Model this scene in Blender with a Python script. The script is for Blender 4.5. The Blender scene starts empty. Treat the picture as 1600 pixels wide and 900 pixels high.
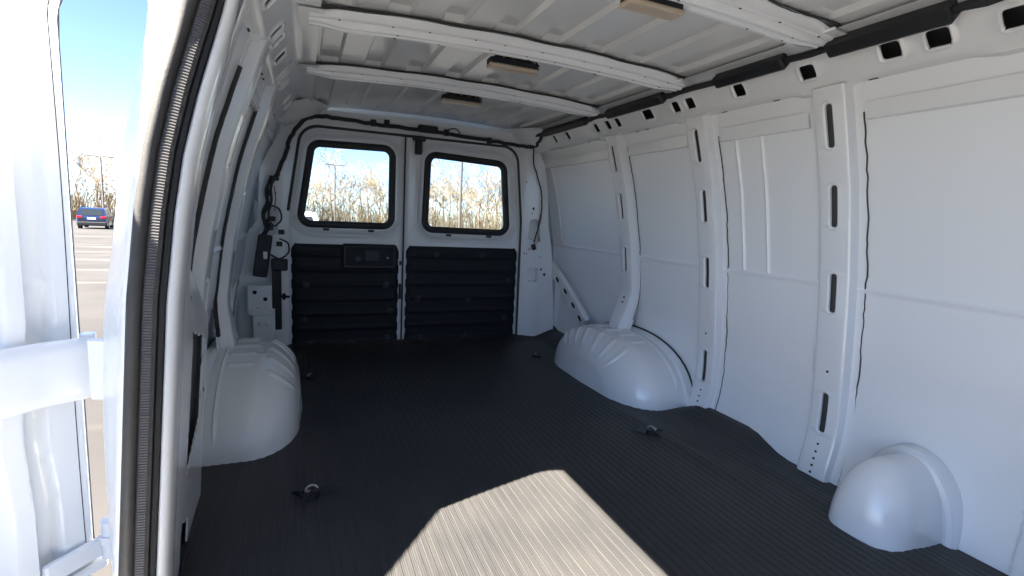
import bpy, math, random
from mathutils import Vector, Matrix
rnd = random.Random(7)
scene = bpy.context.scene
R_ = math.radians

# ------------------------------------------------------------------ camera, sky, sun, exposure
cam_d = bpy.data.cameras.new("camera")
cam = bpy.data.objects.new("camera", cam_d)
scene.collection.objects.link(cam)
right = Vector((0.92213, -0.38327, 0.05269))
down = Vector((-0.00567, -0.14957, -0.98873))
fwd = Vector((0.38684, 0.91144, -0.14010))
M3 = Matrix((right, -down, -fwd)).transposed()
cam.matrix_world = Matrix.Translation((-0.593, 0.0, 0.77)) @ M3.to_4x4()
cam_d.sensor_width = 36.0
cam_d.lens = 780.0 / 1600.0 * 36.0
cam_d.clip_start = 0.01
cam_d.clip_end = 3000
scene.camera = cam

SUN_TRAVEL = Vector((0.795, 0.285, -1.0)).normalized()
sd = bpy.data.lights.new("sun", 'SUN')
sd.energy = 5.0
sd.angle = R_(0.5)
sd.color = (1.0, 0.92, 0.81)
sun = bpy.data.objects.new("sun", sd)
scene.collection.objects.link(sun)
sun.rotation_euler = SUN_TRAVEL.to_track_quat('-Z', 'Y').to_euler()

world = bpy.data.worlds.new("World")
scene.world = world
world.use_nodes = True
wn = world.node_tree.nodes
wl = world.node_tree.links
wn.clear()
sky = wn.new("ShaderNodeTexSky")
sky.sky_type = 'NISHITA'
sky.sun_disc = False
sky.sun_elevation = math.asin(-SUN_TRAVEL.z)
sky.sun_rotation = math.atan2(-SUN_TRAVEL.x, -SUN_TRAVEL.y)
sky.altitude = 300
sky.air_density = 0.4
sky.dust_density = 0.0
sky.ozone_density = 1.5
bg = wn.new("ShaderNodeBackground")
bg.inputs[1].default_value = 0.05
wo = wn.new("ShaderNodeOutputWorld")
wl.new(sky.outputs[0], bg.inputs[0])
wl.new(bg.outputs[0], wo.inputs[0])

scene.view_settings.view_transform = 'Standard'
scene.view_settings.look = 'None'
scene.view_settings.gamma = 1.0
scene.view_settings.use_curve_mapping = False
scene.view_settings.exposure = 3.65
scene.cycles.max_bounces = 12
scene.cycles.diffuse_bounces = 8
scene.cycles.sample_clamp_indirect = 6.0
scene.cycles.use_denoising = True

# ------------------------------------------------------------------ materials
def nodes(name):
    m = bpy.data.materials.new(name)
    m.use_nodes = True
    return m, m.node_tree.nodes, m.node_tree.links, m.node_tree.nodes["Principled BSDF"]

def mat(name, col, rough=0.5, metal=0.0, coat=0.0, var=0.0, vscale=8.0, bump=0.0, bscale=60.0, spec=0.5, rvar=0.0):
    m, n, l, p = nodes(name)
    p.inputs["Base Color"].default_value = (*col, 1)
    p.inputs["Roughness"].default_value = rough
    p.inputs["Metallic"].default_value = metal
    p.inputs["Coat Weight"].default_value = coat
    p.inputs["Coat Roughness"].default_value = 0.12
    p.inputs["Specular IOR Level"].default_value = spec
    tc = n.new("ShaderNodeTexCoord")
    if var > 0 or rvar > 0:
        t = n.new("ShaderNodeTexNoise")
        t.inputs["Scale"].default_value = vscale
        t.inputs["Detail"].default_value = 6
        l.new(tc.outputs["Object"], t.inputs["Vector"])
        if var > 0:
            r = n.new("ShaderNodeValToRGB")
            r.color_ramp.elements[0].position = 0.3
            r.color_ramp.elements[1].position = 0.7
            r.color_ramp.elements[0].color = (*[c * (1 - var) for c in col], 1)
            r.color_ramp.elements[1].color = (*[min(1, c * (1 + var)) for c in col], 1)
            l.new(t.outputs["Fac"], r.inputs[0])
            l.new(r.outputs[0], p.inputs["Base Color"])
        if rvar > 0:
            mr = n.new("ShaderNodeMapRange")
            mr.inputs["To Min"].default_value = max(0.02, rough - rvar)
            mr.inputs["To Max"].default_value = rough + rvar
            l.new(t.outputs["Fac"], mr.inputs["Value"])
            l.new(mr.outputs[0], p.inputs["Roughness"])
    if bump > 0:
        t2 = n.new("ShaderNodeTexNoise")
        t2.inputs["Scale"].default_value = bscale
        t2.inputs["Detail"].default_value = 3
        l.new(tc.outputs["Object"], t2.inputs["Vector"])
        b = n.new("ShaderNodeBump")
        b.inputs["Strength"].default_value = bump
        b.inputs["Distance"].default_value = 0.01
        l.new(t2.outputs["Fac"], b.inputs["Height"])
        l.new(b.outputs[0], p.inputs["Normal"])
    return m

M = {}
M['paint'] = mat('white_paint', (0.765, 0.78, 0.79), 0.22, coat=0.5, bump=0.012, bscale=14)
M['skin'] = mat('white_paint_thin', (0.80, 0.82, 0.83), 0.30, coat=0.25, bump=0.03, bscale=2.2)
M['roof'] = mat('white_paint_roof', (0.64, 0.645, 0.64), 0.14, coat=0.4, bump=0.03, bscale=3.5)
M['black'] = mat('black_plastic', (0.011, 0.012, 0.014), 0.5, var=0.2, vscale=30, bump=0.1, bscale=300)
M['trim'] = mat('black_trim_plastic', (0.009, 0.011, 0.014), 0.6, var=0.15, vscale=20, bump=0.15, bscale=260, spec=0.3)
M['rubber'] = mat('seal_rubber', (0.032, 0.031, 0.030), 0.62, var=0.15, vscale=20, bump=0.08, bscale=200)
M['ribrubber'] = mat('ribbed_seal_rubber', (0.06, 0.058, 0.057), 0.6, var=0.12, vscale=40)
M['mastic'] = mat('dark_mastic', (0.03, 0.03, 0.03), 0.6)
M['wire'] = mat('wire_sheath', (0.012, 0.012, 0.013), 0.55)
M['redwire'] = mat('red_wire', (0.25, 0.04, 0.02), 0.5)
M['hole_shade'] = mat('hole_shade_black', (0.01, 0.01, 0.011), 0.8)  # black for flat faces that paint the shade inside holes
M['cavity_shade'] = mat('cavity_shade_grey', (0.055, 0.057, 0.06), 0.7)  # paints cavity shade on added sheets behind slots and cut-outs
M['steel'] = mat('bright_steel', (0.55, 0.55, 0.55), 0.28, metal=1.0)
M['darksteel'] = mat('dark_steel', (0.05, 0.05, 0.055), 0.35, metal=0.7)
M['lens'] = mat('lamp_lens', (0.45, 0.37, 0.28), 0.35, var=0.06, vscale=30)
M['label'] = mat('paper_label', (0.8, 0.8, 0.78), 0.6)
M['pole'] = mat('lamp_pole_paint', (0.10, 0.085, 0.075), 0.5)
M['bark'] = mat('bare_bark', (0.17, 0.125, 0.08), 0.85, var=0.25, vscale=2)
M['twig'] = mat('dry_twigs', (0.21, 0.155, 0.085), 0.85, var=0.3, vscale=0.6)
M['twig2'] = mat('grey_twigs', (0.16, 0.125, 0.085), 0.85, var=0.3, vscale=0.6)
M['carblue'] = mat('blue_car_paint', (0.006, 0.016, 0.055), 0.25, coat=0.8)
M['carwhite'] = mat('white_car_paint', (0.8, 0.8, 0.8), 0.25, coat=0.8)
M['carglass'] = mat('dark_car_glass', (0.02, 0.025, 0.03), 0.05)
M['tyre'] = mat('tyre_rubber', (0.02, 0.02, 0.02), 0.8)
M['rim'] = mat('alloy_rim', (0.45, 0.45, 0.46), 0.35, metal=0.9)
M['tail'] = mat('tail_lamp_red', (0.5, 0.01, 0.015), 0.2)

# floor mat: black rubber with a dusty film
def mat_floor():
    m, n, l, p = nodes('ribbed_rubber_mat')
    tc = n.new("ShaderNodeTexCoord")
    t = n.new("ShaderNodeTexNoise"); t.inputs["Scale"].default_value = 2.2; t.inputs["Detail"].default_value = 8
    l.new(tc.outputs["Object"], t.inputs["Vector"])
    mp = n.new("ShaderNodeMapping"); mp.inputs["Scale"].default_value = (60, 1.2, 1)
    l.new(tc.outputs["Object"], mp.inputs["Vector"])
    t3 = n.new("ShaderNodeTexNoise"); t3.inputs["Scale"].default_value = 6; t3.inputs["Detail"].default_value = 6
    l.new(mp.outputs[0], t3.inputs["Vector"])
    ad = n.new("ShaderNodeMath"); ad.operation = 'ADD'
    l.new(t.outputs["Fac"], ad.inputs[0]); l.new(t3.outputs["Fac"], ad.inputs[1])
    r = n.new("ShaderNodeValToRGB")
    r.color_ramp.elements[0].position = 0.35; r.color_ramp.elements[1].position = 0.68
    r.color_ramp.elements[0].color = (0.024, 0.0255, 0.0275, 1)
    r.color_ramp.elements[1].color = (0.057, 0.053, 0.049, 1)
    hf = n.new("ShaderNodeMath"); hf.operation = 'MULTIPLY'; hf.inputs[1].default_value = 0.5
    l.new(ad.outputs[0], hf.inputs[0]); l.new(hf.outputs[0], r.inputs[0])
    l.new(r.outputs[0], p.inputs["Base Color"])
    p.inputs["Roughness"].default_value = 0.42
    p.inputs["Specular IOR Level"].default_value = 0.3
    t2 = n.new("ShaderNodeTexNoise"); t2.inputs["Scale"].default_value = 900
    l.new(tc.outputs["Object"], t2.inputs["Vector"])
    w = n.new("ShaderNodeTexWave"); w.wave_type = 'BANDS'; w.bands_direction = 'X'
    w.inputs["Scale"].default_value = 65; w.inputs["Distortion"].default_value = 0.0
    l.new(tc.outputs["Object"], w.inputs["Vector"])
    b0 = n.new("ShaderNodeBump"); b0.inputs["Strength"].default_value = 0.2; b0.inputs["Distance"].default_value = 0.0012
    l.new(w.outputs["Fac"], b0.inputs["Height"])
    b = n.new("ShaderNodeBump"); b.inputs["Strength"].default_value = 0.35; b.inputs["Distance"].default_value = 0.002
    l.new(t2.outputs["Fac"], b.inputs["Height"]); l.new(b0.outputs[0], b.inputs["Normal"])
    l.new(b.outputs[0], p.inputs["Normal"])
    return m
M['mat'] = mat_floor()

def mat_glass():
    m = bpy.data.materials.new('window_glass'); m.use_nodes = True
    n = m.node_tree.nodes; l = m.node_tree.links; n.clear()
    tr = n.new("ShaderNodeBsdfTransparent"); tr.inputs[0].default_value = (0.63, 0.68, 0.67, 1)
    gl = n.new("ShaderNodeBsdfGlossy"); gl.inputs["Roughness"].default_value = 0.02
    fr = n.new("ShaderNodeFresnel"); fr.inputs["IOR"].default_value = 1.45
    mx = n.new("ShaderNodeMixShader"); o = n.new("ShaderNodeOutputMaterial")
    l.new(fr.outputs[0], mx.inputs[0]); l.new(tr.outputs[0], mx.inputs[1]); l.new(gl.outputs[0], mx.inputs[2])
    l.new(mx.outputs[0], o.inputs[0])
    return m
M['glass'] = mat_glass()

def mat_asphalt():
    m, n, l, p = nodes('parking_asphalt')
    tc = n.new("ShaderNodeTexCoord")
    t = n.new("ShaderNodeTexNoise"); t.inputs["Scale"].default_value = 0.8; t.inputs["Detail"].default_value = 9
    l.new(tc.outputs["Object"], t.inputs["Vector"])
    r = n.new("ShaderNodeValToRGB")
    r.color_ramp.elements[0].position = 0.3; r.color_ramp.elements[1].position = 0.75
    r.color_ramp.elements[0].color = (0.019, 0.0175, 0.0168, 1); r.color_ramp.elements[1].color = (0.034, 0.031, 0.0295, 1)
    l.new(t.outputs["Fac"], r.inputs[0])
    mp = n.new("ShaderNodeMapping"); mp.inputs["Scale"].default_value = (0.12, 0.9, 1)
    l.new(tc.outputs["Object"], mp.inputs["Vector"])
    w = n.new("ShaderNodeTexNoise"); w.inputs["Scale"].default_value = 1.0; w.inputs["Detail"].default_value = 3
    l.new(mp.outputs[0], w.inputs["Vector"])
    r2 = n.new("ShaderNodeValToRGB")
    r2.color_ramp.elements[0].position = 0.60; r2.color_ramp.elements[1].position = 0.66
    l.new(w.outputs["Fac"], r2.inputs[0])
    mx = n.new("ShaderNodeMixRGB"); mx.inputs[2].default_value = (0.06, 0.053, 0.046, 1)
    l.new(r2.outputs[0], mx.inputs[0]); l.new(r.outputs[0], mx.inputs[1])
    l.new(mx.outputs[0], p.inputs["Base Color"])
    p.inputs["Roughness"].default_value = 0.85
    return m
M['asphalt'] = mat_asphalt()

# ------------------------------------------------------------------ mesh helpers
def link(o, parent=None):
    scene.collection.objects.link(o)
    if parent is not None:
        o.parent = parent
    return o

def mesh(name, verts, faces, m, parent=None, smooth=35):
    me = bpy.data.meshes.new(name)
    me.from_pydata([tuple(v) for v in verts], [], faces)
    me.validate()
    me.materials.append(M[m])
    if smooth:
        me.polygons.foreach_set("use_smooth", [True] * len(me.polygons))
        me.set_sharp_from_angle(angle=R_(smooth))
    me.update()
    o = bpy.data.objects.new(name, me)
    return link(o, parent)

def empty(name, loc=(0, 0, 0), parent=None):
    o = bpy.data.objects.new(name, None)
    o.empty_display_size = 0.1
    o.location = loc
    return link(o, parent)

def tag(o, label=None, cat=None, group=None, kind=None):
    if label: o["label"] = label
    if cat: o["category"] = cat
    if group: o["group"] = group
    if kind: o["kind"] = kind
    return o

class MB:
    def __init__(s): s.v = []; s.f = []; s.pc = []
    def add(s, vs, fs):
        s.pc.append((vs, fs))
        k = len(s.v); s.v += [tuple(v) for v in vs]; s.f += [tuple(i + k for i in f) for f in fs]; return s
    def box(s, c, h, bev=0.0, rot=None):
        cx, cy, cz = c; hx, hy, hz = h
        if bev <= 0:
            pts = [(x, y, z) for x in (-hx, hx) for y in (-hy, hy) for z in (-hz, hz)]
            fs = [(0, 1, 3, 2), (4, 6, 7, 5), (0, 4, 5, 1), (2, 3, 7, 6), (0, 2, 6, 4), (1, 5, 7, 3)]
        else:
            pts = []; idx = {}
            for sx in (-1, 1):
                for sy in (-1, 1):
                    for sz in (-1, 1):
                        for a in range(3):
                            q = [sx * hx, sy * hy, sz * hz]
                            for b in range(3):
                                if b != a: q[b] -= (sx, sy, sz)[b] * bev
                            idx[(sx, sy, sz, a)] = len(pts); pts.append(tuple(q))
            fs = []
            for a in range(3):
                b, c2 = (a + 1) % 3, (a + 2) % 3
                for sg in (-1, 1):
                    loop = []
                    for (p, q) in ((-1, -1), (1, -1), (1, 1), (-1, 1)):
                        s3 = [0, 0, 0]; s3[a] = sg; s3[b] = p; s3[c2] = q
                        loop.append(idx[(*s3, a)])
                    fs.append(tuple(loop if sg > 0 else loop[::-1]))
            for a in range(3):
                b, c2 = (a + 1) % 3, (a + 2) % 3
                for p in (-1, 1):
                    for q in (-1, 1):
                        l = []
                        for sg in (-1, 1):
                            s3 = [0, 0, 0]; s3[a] = sg; s3[b] = p; s3[c2] = q
                            l.append((idx[(*s3, b)], idx[(*s3, c2)]))
                        fs.append((l[0][0], l[1][0], l[1][1], l[0][1]))
            for sx in (-1, 1):
                for sy in (-1, 1):
                    for sz in (-1, 1):
                        fs.append(tuple(idx[(sx, sy, sz, a)] for a in range(3)))
        if rot is not None:
            pts = [tuple(rot @ Vector(p)) for p in pts]
        return s.add([(x + cx, y + cy, z + cz) for x, y, z in pts], fs)
    def tube(s, path, r, n=8, cap=True, squash=None):
        path = [Vector(p) for p in path]
        rs = r if isinstance(r, (list, tuple)) else [r] * len(path)
        vs = []; up = None
        for i, p in enumerate(path):
            t = (path[min(i + 1, len(path) - 1)] - path[max(i - 1, 0)]).normalized()
            if up is None:
                up = Vector((0, 0, 1)) if abs(t.z) < 0.9 else Vector((1, 0, 0))
            a = (up - t * up.dot(t)).normalized(); b = t.cross(a); up = a
            for k in range(n):
                th = 2 * math.pi * k / n
                vs.append(p + (a * math.cos(th) + b * math.sin(th)) * rs[i])
        fs = []
        for i in range(len(path) - 1):
            for k in range(n):
                k2 = (k + 1) % n
                fs.append((i * n + k, i * n + k2, (i + 1) * n + k2, (i + 1) * n + k))
        if cap:
            fs.append(tuple(range(n))[::-1]); fs.append(tuple((len(path) - 1) * n + k for k in range(n)))
        return s.add(vs, fs)
    def sweep(s, path, prof, closed=False, frame=None):
        """prof: list of (a, b) offsets in the frame (A, B) given per path index"""
        n = len(prof); vs = []
        for i, p in enumerate(path):
            A, B = frame(i)
            for a, b in prof: vs.append(Vector(p) + A * a + B * b)
        fs = []; N = len(path)
        for i in range(N if closed else N - 1):
            j = (i + 1) % N
            for k in range(n):
                k2 = (k + 1) % n
                fs.append((i * n + k, i * n + k2, j * n + k2, j * n + k))
        if not closed:
            fs.append(tuple(range(n))[::-1]); fs.append(tuple((N - 1) * n + k for k in range(n)))
        return s.add(vs, fs)
    def disc(s, c, axis, r, h=0.002, n=12):
        c = Vector(c); ax = Vector(axis).normalized()
        return s.tube([c, c + ax * h], r, n)
    def build(s, name, m, parent=None, smooth=35):
        return mesh(name, s.v, s.f, m, parent, smooth)

def smoothstep(a, b, x):
    t = max(0.0, min(1.0, (x - a) / (b - a))); return t * t * (3 - 2 * t)

def interp(tab, x):
    if x <= tab[0][0]: return tab[0][1]
    for (a, p), (b, q) in zip(tab, tab[1:]):
        if x <= b: return p + (q - p) * (x - a) / (b - a)
    return tab[-1][1]

def cinterp(tab, x):            # smooth (Catmull) interpolation
    n = len(tab)
    if x <= tab[0][0]: return tab[0][1]
    if x >= tab[-1][0]: return tab[-1][1]
    for i in range(n - 1):
        if x <= tab[i + 1][0]:
            x0, y0 = tab[i]; x1, y1 = tab[i + 1]
            m0 = (y1 - tab[i - 1][1]) / (x1 - tab[i - 1][0]) if i > 0 else (y1 - y0) / (x1 - x0)
            m1 = (tab[i + 2][1] - y0) / (tab[i + 2][0] - x0) if i + 2 < n else (y1 - y0) / (x1 - x0)
            h = x1 - x0; t = (x - x0) / h
            return (2*t**3-3*t*t+1)*y0 + (t**3-2*t*t+t)*h*m0 + (-2*t**3+3*t*t)*y1 + (t**3-t*t)*h*m1

def lines(a, b, coarse, fine=None, spans=(), extra=()):
    xs = set()
    n = max(1, round((b - a) / coarse))
    for i in range(n + 1): xs.add(round(a + (b - a) * i / n, 6))
    for (p, q) in spans:
        p, q = max(a, p), min(b, q)
        if q <= p: continue
        xs = {x for x in xs if not (p < x < q)}
        k = max(1, round((q - p) / fine))
        for i in range(k + 1): xs.add(round(p + (q - p) * i / k, 6))
    for e in extra: xs.add(round(e, 6))
    out = sorted(xs); res = [out[0]]
    for x in out[1:]:
        if x - res[-1] > 4e-4: res.append(x)
    return res

def rrect(cu, cv, hw, hh, r):
    def f(u, v):
        x = abs(u - cu) - hw + r; y = abs(v - cv) - hh + r
        return math.hypot(max(x, 0), max(y, 0)) + min(max(x, y), 0) - r
    f.box = (cu - hw, cu + hw, cv - hh, cv + hh)
    return f

def polysdf(pts, r=0.0):
    n = len(pts)
    def f(u, v):
        d = 1e9; ins = False
        for i in range(n):
            x0, y0 = pts[i]; x1, y1 = pts[(i + 1) % n]
            ex, ey = x1 - x0, y1 - y0
            t = max(0, min(1, ((u - x0) * ex + (v - y0) * ey) / (ex * ex + ey * ey)))
            d = min(d, math.hypot(u - x0 - ex * t, v - y0 - ey * t))
            if (y0 > v) != (y1 > v) and u < x0 + (v - y0) / (y1 - y0) * ex: ins = not ins
        return (-d if ins else d) - r
    us = [p[0] for p in pts]; vs = [p[1] for p in pts]
    f.box = (min(us) - r, max(us) + r, min(vs) - r, max(vs) + r)
    return f

def invert(f):
    def g(u, v): return -f(u, v)
    g.box = f.box; return g

def gridpanel(name, us, vs, fmap, holes, m, parent=None, rim=0.0, smooth=35, rimmat=None):
    nu, nv = len(us), len(vs)
    P = [[u, v] for v in vs for u in us]
    du = lambda i: min(us[i] - us[i - 1] if i else 9, us[i + 1] - us[i] if i < nu - 1 else 9)
    dv = lambda j: min(vs[j] - vs[j - 1] if j else 9, vs[j + 1] - vs[j] if j < nv - 1 else 9)
    e = 1e-4
    for h in holes:
        b = h.box; inv = getattr(h, 'inv', False)
        for j in range(nv):
            if vs[j] < b[2] - .02 or vs[j] > b[3] + .02: continue
            cv = dv(j)
            for i in range(nu):
                if us[i] < b[0] - .02 or us[i] > b[1] + .02: continue
                p = P[j * nu + i]; d = h(p[0], p[1]); c = min(du(i), cv)
                if abs(d) < 0.55 * c:
                    gx = (h(p[0] + e, p[1]) - h(p[0] - e, p[1])) / (2 * e)
                    gy = (h(p[0], p[1] + e) - h(p[0], p[1] - e)) / (2 * e)
                    g = gx * gx + gy * gy
                    if g > 0.2:
                        p[0] -= d * gx / g; p[1] -= d * gy / g
    faces = []; used = {}
    for j in range(nv - 1):
        for i in range(nu - 1):
            q = (j * nu + i, j * nu + i + 1, (j + 1) * nu + i + 1, (j + 1) * nu + i)
            cu = sum(P[k][0] for k in q) / 4; cv = sum(P[k][1] for k in q) / 4
            bad = False
            for h in holes:
                b = h.box
                if hasattr(h, 'outer'):
                    if h(cu, cv) < 0: bad = True; break
                elif b[0] < cu < b[1] and b[2] < cv < b[3] and h(cu, cv) < 0: bad = True; break
            if bad: continue
            faces.append(q)
    for q in faces:
        for k in q: used.setdefault(k, len(used))
    verts = [None] * len(used)
    for k, i in used.items(): verts[i] = fmap(P[k][0], P[k][1], 0.0)
    fs = [tuple(used[k] for k in q) for q in faces]
    if rim:
        ec = {}
        for q in fs:
            for a, b in zip(q, q[1:] + q[:1]):
                key = (min(a, b), max(a, b)); ec[key] = (ec.get(key, (0,))[0] + 1, a, b)
        inv = {i: k for k, i in used.items()}; ext = {}
        for (c, a, b) in ec.values():
            if c != 1: continue
            for x in (a, b):
                if x not in ext:
                    k = inv[x]; ext[x] = len(verts); verts.append(fmap(P[k][0], P[k][1], rim))
            fs.append((b, a, ext[a], ext[b]))
    return mesh(name, verts, fs, m, parent, smooth)

def rounded(pts, r, n=6):
    out = []; N = len(pts)
    for i in range(N):
        p = Vector(pts[i]); a = (Vector(pts[i - 1]) - p).normalized(); b = (Vector(pts[(i + 1) % N]) - p).normalized()
        rr = r[i] if isinstance(r, (list, tuple)) else r
        ang = a.angle(b); t = rr / math.tan(ang / 2)
        s0 = p + a * t; s1 = p + b * t; c = p + (a + b).normalized() * (rr / math.sin(ang / 2))
        for k in range(n + 1):
            q = s0.lerp(s1, k / n); out.append(c + (q - c).normalized() * rr)
    return out

# ------------------------------------------------------------------ the setting: lot
SL = 0.025
def gz(y): return -0.68 - SL * (y - 1.0)
g = mesh('ground', [(-900, -900, gz(-900)), (900, -900, gz(-900)), (900, 1200, gz(1200)), (-900, 1200, gz(1200))], [(0, 1, 2, 3)], 'asphalt', smooth=0)
tag(g, kind='structure')

# ------------------------------------------------------------------ the van
van = empty('cargo_van', (0.03, 1.2, -0.68))
tag(van, 'empty white cargo van seen from inside, bare metal walls and open side door', 'van')
VI = Matrix.Translation((-0.03, -1.2, 0.68))
def own(o):                      # keep world coordinates for parts under the van's Empty
    o.matrix_parent_inverse = VI
    return o
_mesh = mesh
VAN = van

SPLIT = {'cab_side', 'bolt_hole_shade', 'drain_slot_shade', 'panel_edge_strip', 'bow_end_plate', 'conduit_clip', 'harness_clip', 'connector', 'spot_weld', 'lightening_hole_shade', 'rear_outer_skin', 'gasket_clip', 'clip', 'lamp_wire'}
def part(mb, name, m, smooth=35, parent=None):
    if name in SPLIT and len(mb.pc) > 1:
        for vs, fs in mb.pc: part(MB().add(vs, fs), name, m, smooth, parent)
        return
    o = mb.build(name, m, parent or VAN, smooth)
    if parent is None: own(o)
    return o

# wall profiles (driver side, X > 0)
SKIN = [(-0.2, 0.925), (0.0, 0.930), (0.14, 0.958), (0.275, 0.958), (0.42, 0.946), (0.532, 0.934), (0.654, 0.917), (0.79, 0.890), (0.912, 0.862), (1.015, 0.831), (1.128, 0.794), (1.25, 0.75)]
INN = [(-0.05, 0.905), (0.02, 0.905), (0.14, 0.928), (0.275, 0.924), (0.532, 0.897), (0.654, 0.880), (0.79, 0.853), (0.912, 0.826), (1.015, 0.794), (1.128, 0.757), (1.19, 0.735)]
def shift(z): return 0.035 + 0.033 * smoothstep(0.1, 0.5, z)
def skin_x(z, s=1): return cinterp(SKIN, z) if s > 0 else -(cinterp(SKIN, z) - shift(z))
def inn_x(z, s=1): return cinterp(INN, z) if s > 0 else -(cinterp(INN, z) - shift(z))

PY = [1.005, 1.52, 2.07]          # pillar stations

# ---- side skins, one pressed sheet per bay
def bump_line(d, w, h): return h * math.exp(-(d / w) ** 2)

def side_bay(y0, y1, s, vbeads=(), zbelt=0.612, frame=False):
    us = lines(y0, y1, 0.05, 0.004, [(b - .012, b + .012) for b in vbeads])
    vs = lines(-0.12, 1.20, 0.03, 0.0045, [(zbelt - .022, zbelt + .022)])
    def f(u, v, w):
        x = skin_x(v, s)
        d = 0
        if not frame:
            d += 0.003 * (1 / (1 + math.exp((v - zbelt) / 0.0022))) + 0.0065 * math.exp(-((v - zbelt) / .006) ** 2)
        else:
            d += 0.0045 * (1 / (1 + math.exp((v - zbelt) / 0.0022)))
        for b in vbeads:
            if v > zbelt: d += smoothstep(1.10, 1.07, v) * 0.006 * math.exp(-((u - b) / 0.005) ** 2) * smoothstep(zbelt, zbelt + .02, v)
        d -= 0.004 * math.exp(-((v - .36) / .05) ** 2)
        d += 0.0012 * math.sin(u * 7.3 + v * 3) * math.sin(v * 5 + u)
        return (x - s * d, u, v)
    return own(gridpanel('side_panel', us, vs, f, [], 'skin', VAN))

for (a, b, bd) in ((-0.75, 0.50, ()), (0.50, PY[0] - .03, ()), (PY[0] - .03, PY[1] - .03, (1.37, 1.265)), (PY[1] - .03, PY[2] - .03, ()), (PY[2] - .03, 2.92, ())):
    side_bay(a, b, 1, bd)
for (a, b) in ((1.30, PY[1] - .03), (PY[1] - .03, PY[2] - .03), (PY[2] - .03, 2.92)):
    side_bay(a, b, -1)
# rear bay frame bead: rounded upright and top
bead = []
for k in range(30):
    t = k / 29
    if t < .7: z = 1.12 - (1.12 - .67) * t / .7; y = 2.79
    else:
        a = (t - .7) / .3 * math.pi / 2; z = .67 - .055 * math.sin(a); y = 2.79 - .055 * (1 - math.cos(a))
    bead.append((skin_x(z) - .0005, y, z))
part(MB().tube(bead, 0.0045, 8), 'panel_bead', 'skin')

# ---- pillars
CS = [(-0.074, 0.06), (-0.058, 0.09), (-0.052, 0.12), (-0.047, 0.90), (-0.043, 0.97), (-0.038, 1.0), (0.038, 1.0), (0.043, 0.97), (0.047, 0.90), (0.052, 0.10), (0.075, 0.03)]
def pillar(yc, s, slots, ztop, zbot, ytweak=None, xtweak=None, wscale=1.0, cup=True):
    cu = [0.0]
    for (a, b), (c, d) in zip(CS, CS[1:]): cu.append(cu[-1] + math.hypot((c - a), (d - b) * 0.07))
    mid = (cu[5] + cu[6]) / 2
    cu = [c - mid for c in cu]
    ta = [(c, p[0]) for c, p in zip(cu, CS)]; tb = [(c, p[1]) for c, p in zip(cu, CS)]
    us = lines(cu[0], cu[-1], 0.03, 0.0032, [(-.014, .014)], cu)
    spans = []
    for (a, b) in slots: spans += [(a - .012, a + .016), (b - .016, b + .012)]
    vs = lines(zbot, ztop, 0.02, 0.0035, spans)
    hs = []
    for (a, b) in slots: hs.append(rrect(0, (a + b) / 2, 0.0105, (b - a) / 2, 0.0104))
    def f(u, v, w):
        dy = interp(ta, u) * wscale; dep = interp(tb, u)
        xs = skin_x(v, s); xi = inn_x(v, s)
        if xtweak: k = xtweak(v); xi -= s * k; xs = xs - s * k * 0.75
        x = xs + (xi - xs) * dep
        # pressed lip around each slot
        if dep > .95:
            for (a, b) in slots:
                d = rrect(0, (a + b) / 2, 0.0105, (b - a) / 2, 0.0104)(u, v)
                if 0 <= d < .009: x -= s * 0.0034 * math.sin(min(1, d / .009) * math.pi)
        y = yc + dy + (ytweak(v) if ytweak else 0)
        return (x + s * w, y, v)
    o = own(gridpanel('pillar', us, vs, f, hs, 'paint', VAN, rim=0.007))
    if slots:
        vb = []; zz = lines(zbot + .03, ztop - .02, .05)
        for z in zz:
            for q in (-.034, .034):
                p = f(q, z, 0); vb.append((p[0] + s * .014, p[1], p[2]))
        own(mesh('pillar_shade_sheet', vb, [(2 * k, 2 * k + 1, 2 * k + 3, 2 * k + 2) for k in range(len(zz) - 1)], 'cavity_shade', VAN))  # added dark sheet, painting the shade seen through the slots
    return o, f, cu

SLOTS = [(1.012, 1.130), (0.790, 0.912), (0.532, 0.654), (0.143, 0.275)]
def hole_discs(f, zs, s, r=0.0042, off=0.0):  # flat dark discs painting the shade of small holes
    mb = MB()
    for z in zs:
        p = Vector(f(off, z, 0)); mb.disc(p + Vector((s * .001, 0, 0)), (-s, 0, 0), r, 0.0016, 10)
    return mb
for i, yc in enumerate(PY):
    low = (lambda v: 0.085 * smoothstep(0.46, 0.20, v)) if i == 2 else None
    o, f, cu = pillar(yc, 1, SLOTS if i < 2 else SLOTS[:3], 1.172, -0.02 if i < 2 else 0.20, xtweak=low)
    if i < 2:
        part(hole_discs(f, (.105, .080, .058, .036, .014, .345), 1), 'bolt_hole_shade', 'hole_shade')
    else:
        part(hole_discs(f, (.375, .40), 1, .007), 'bolt_hole_shade', 'hole_shade')
    # dark seam sealer along the flange nearest the camera
    r2 = random.Random(30 + i); mb = MB(); path = []
    for k in range(60):
        z = 0.0 + 1.10 * k / 59
        if i == 2: z = .30 + .82 * k / 59
        x, y, zz = f(cu[0], z, 0)
        path.append((x + .0, y + r2.uniform(-.002, .0015) - .002 * (math.sin(z * 40) > .6), zz))
    part(mb.tube(path, 0.0021, 6), 'seam_sealer', 'mastic')
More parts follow.
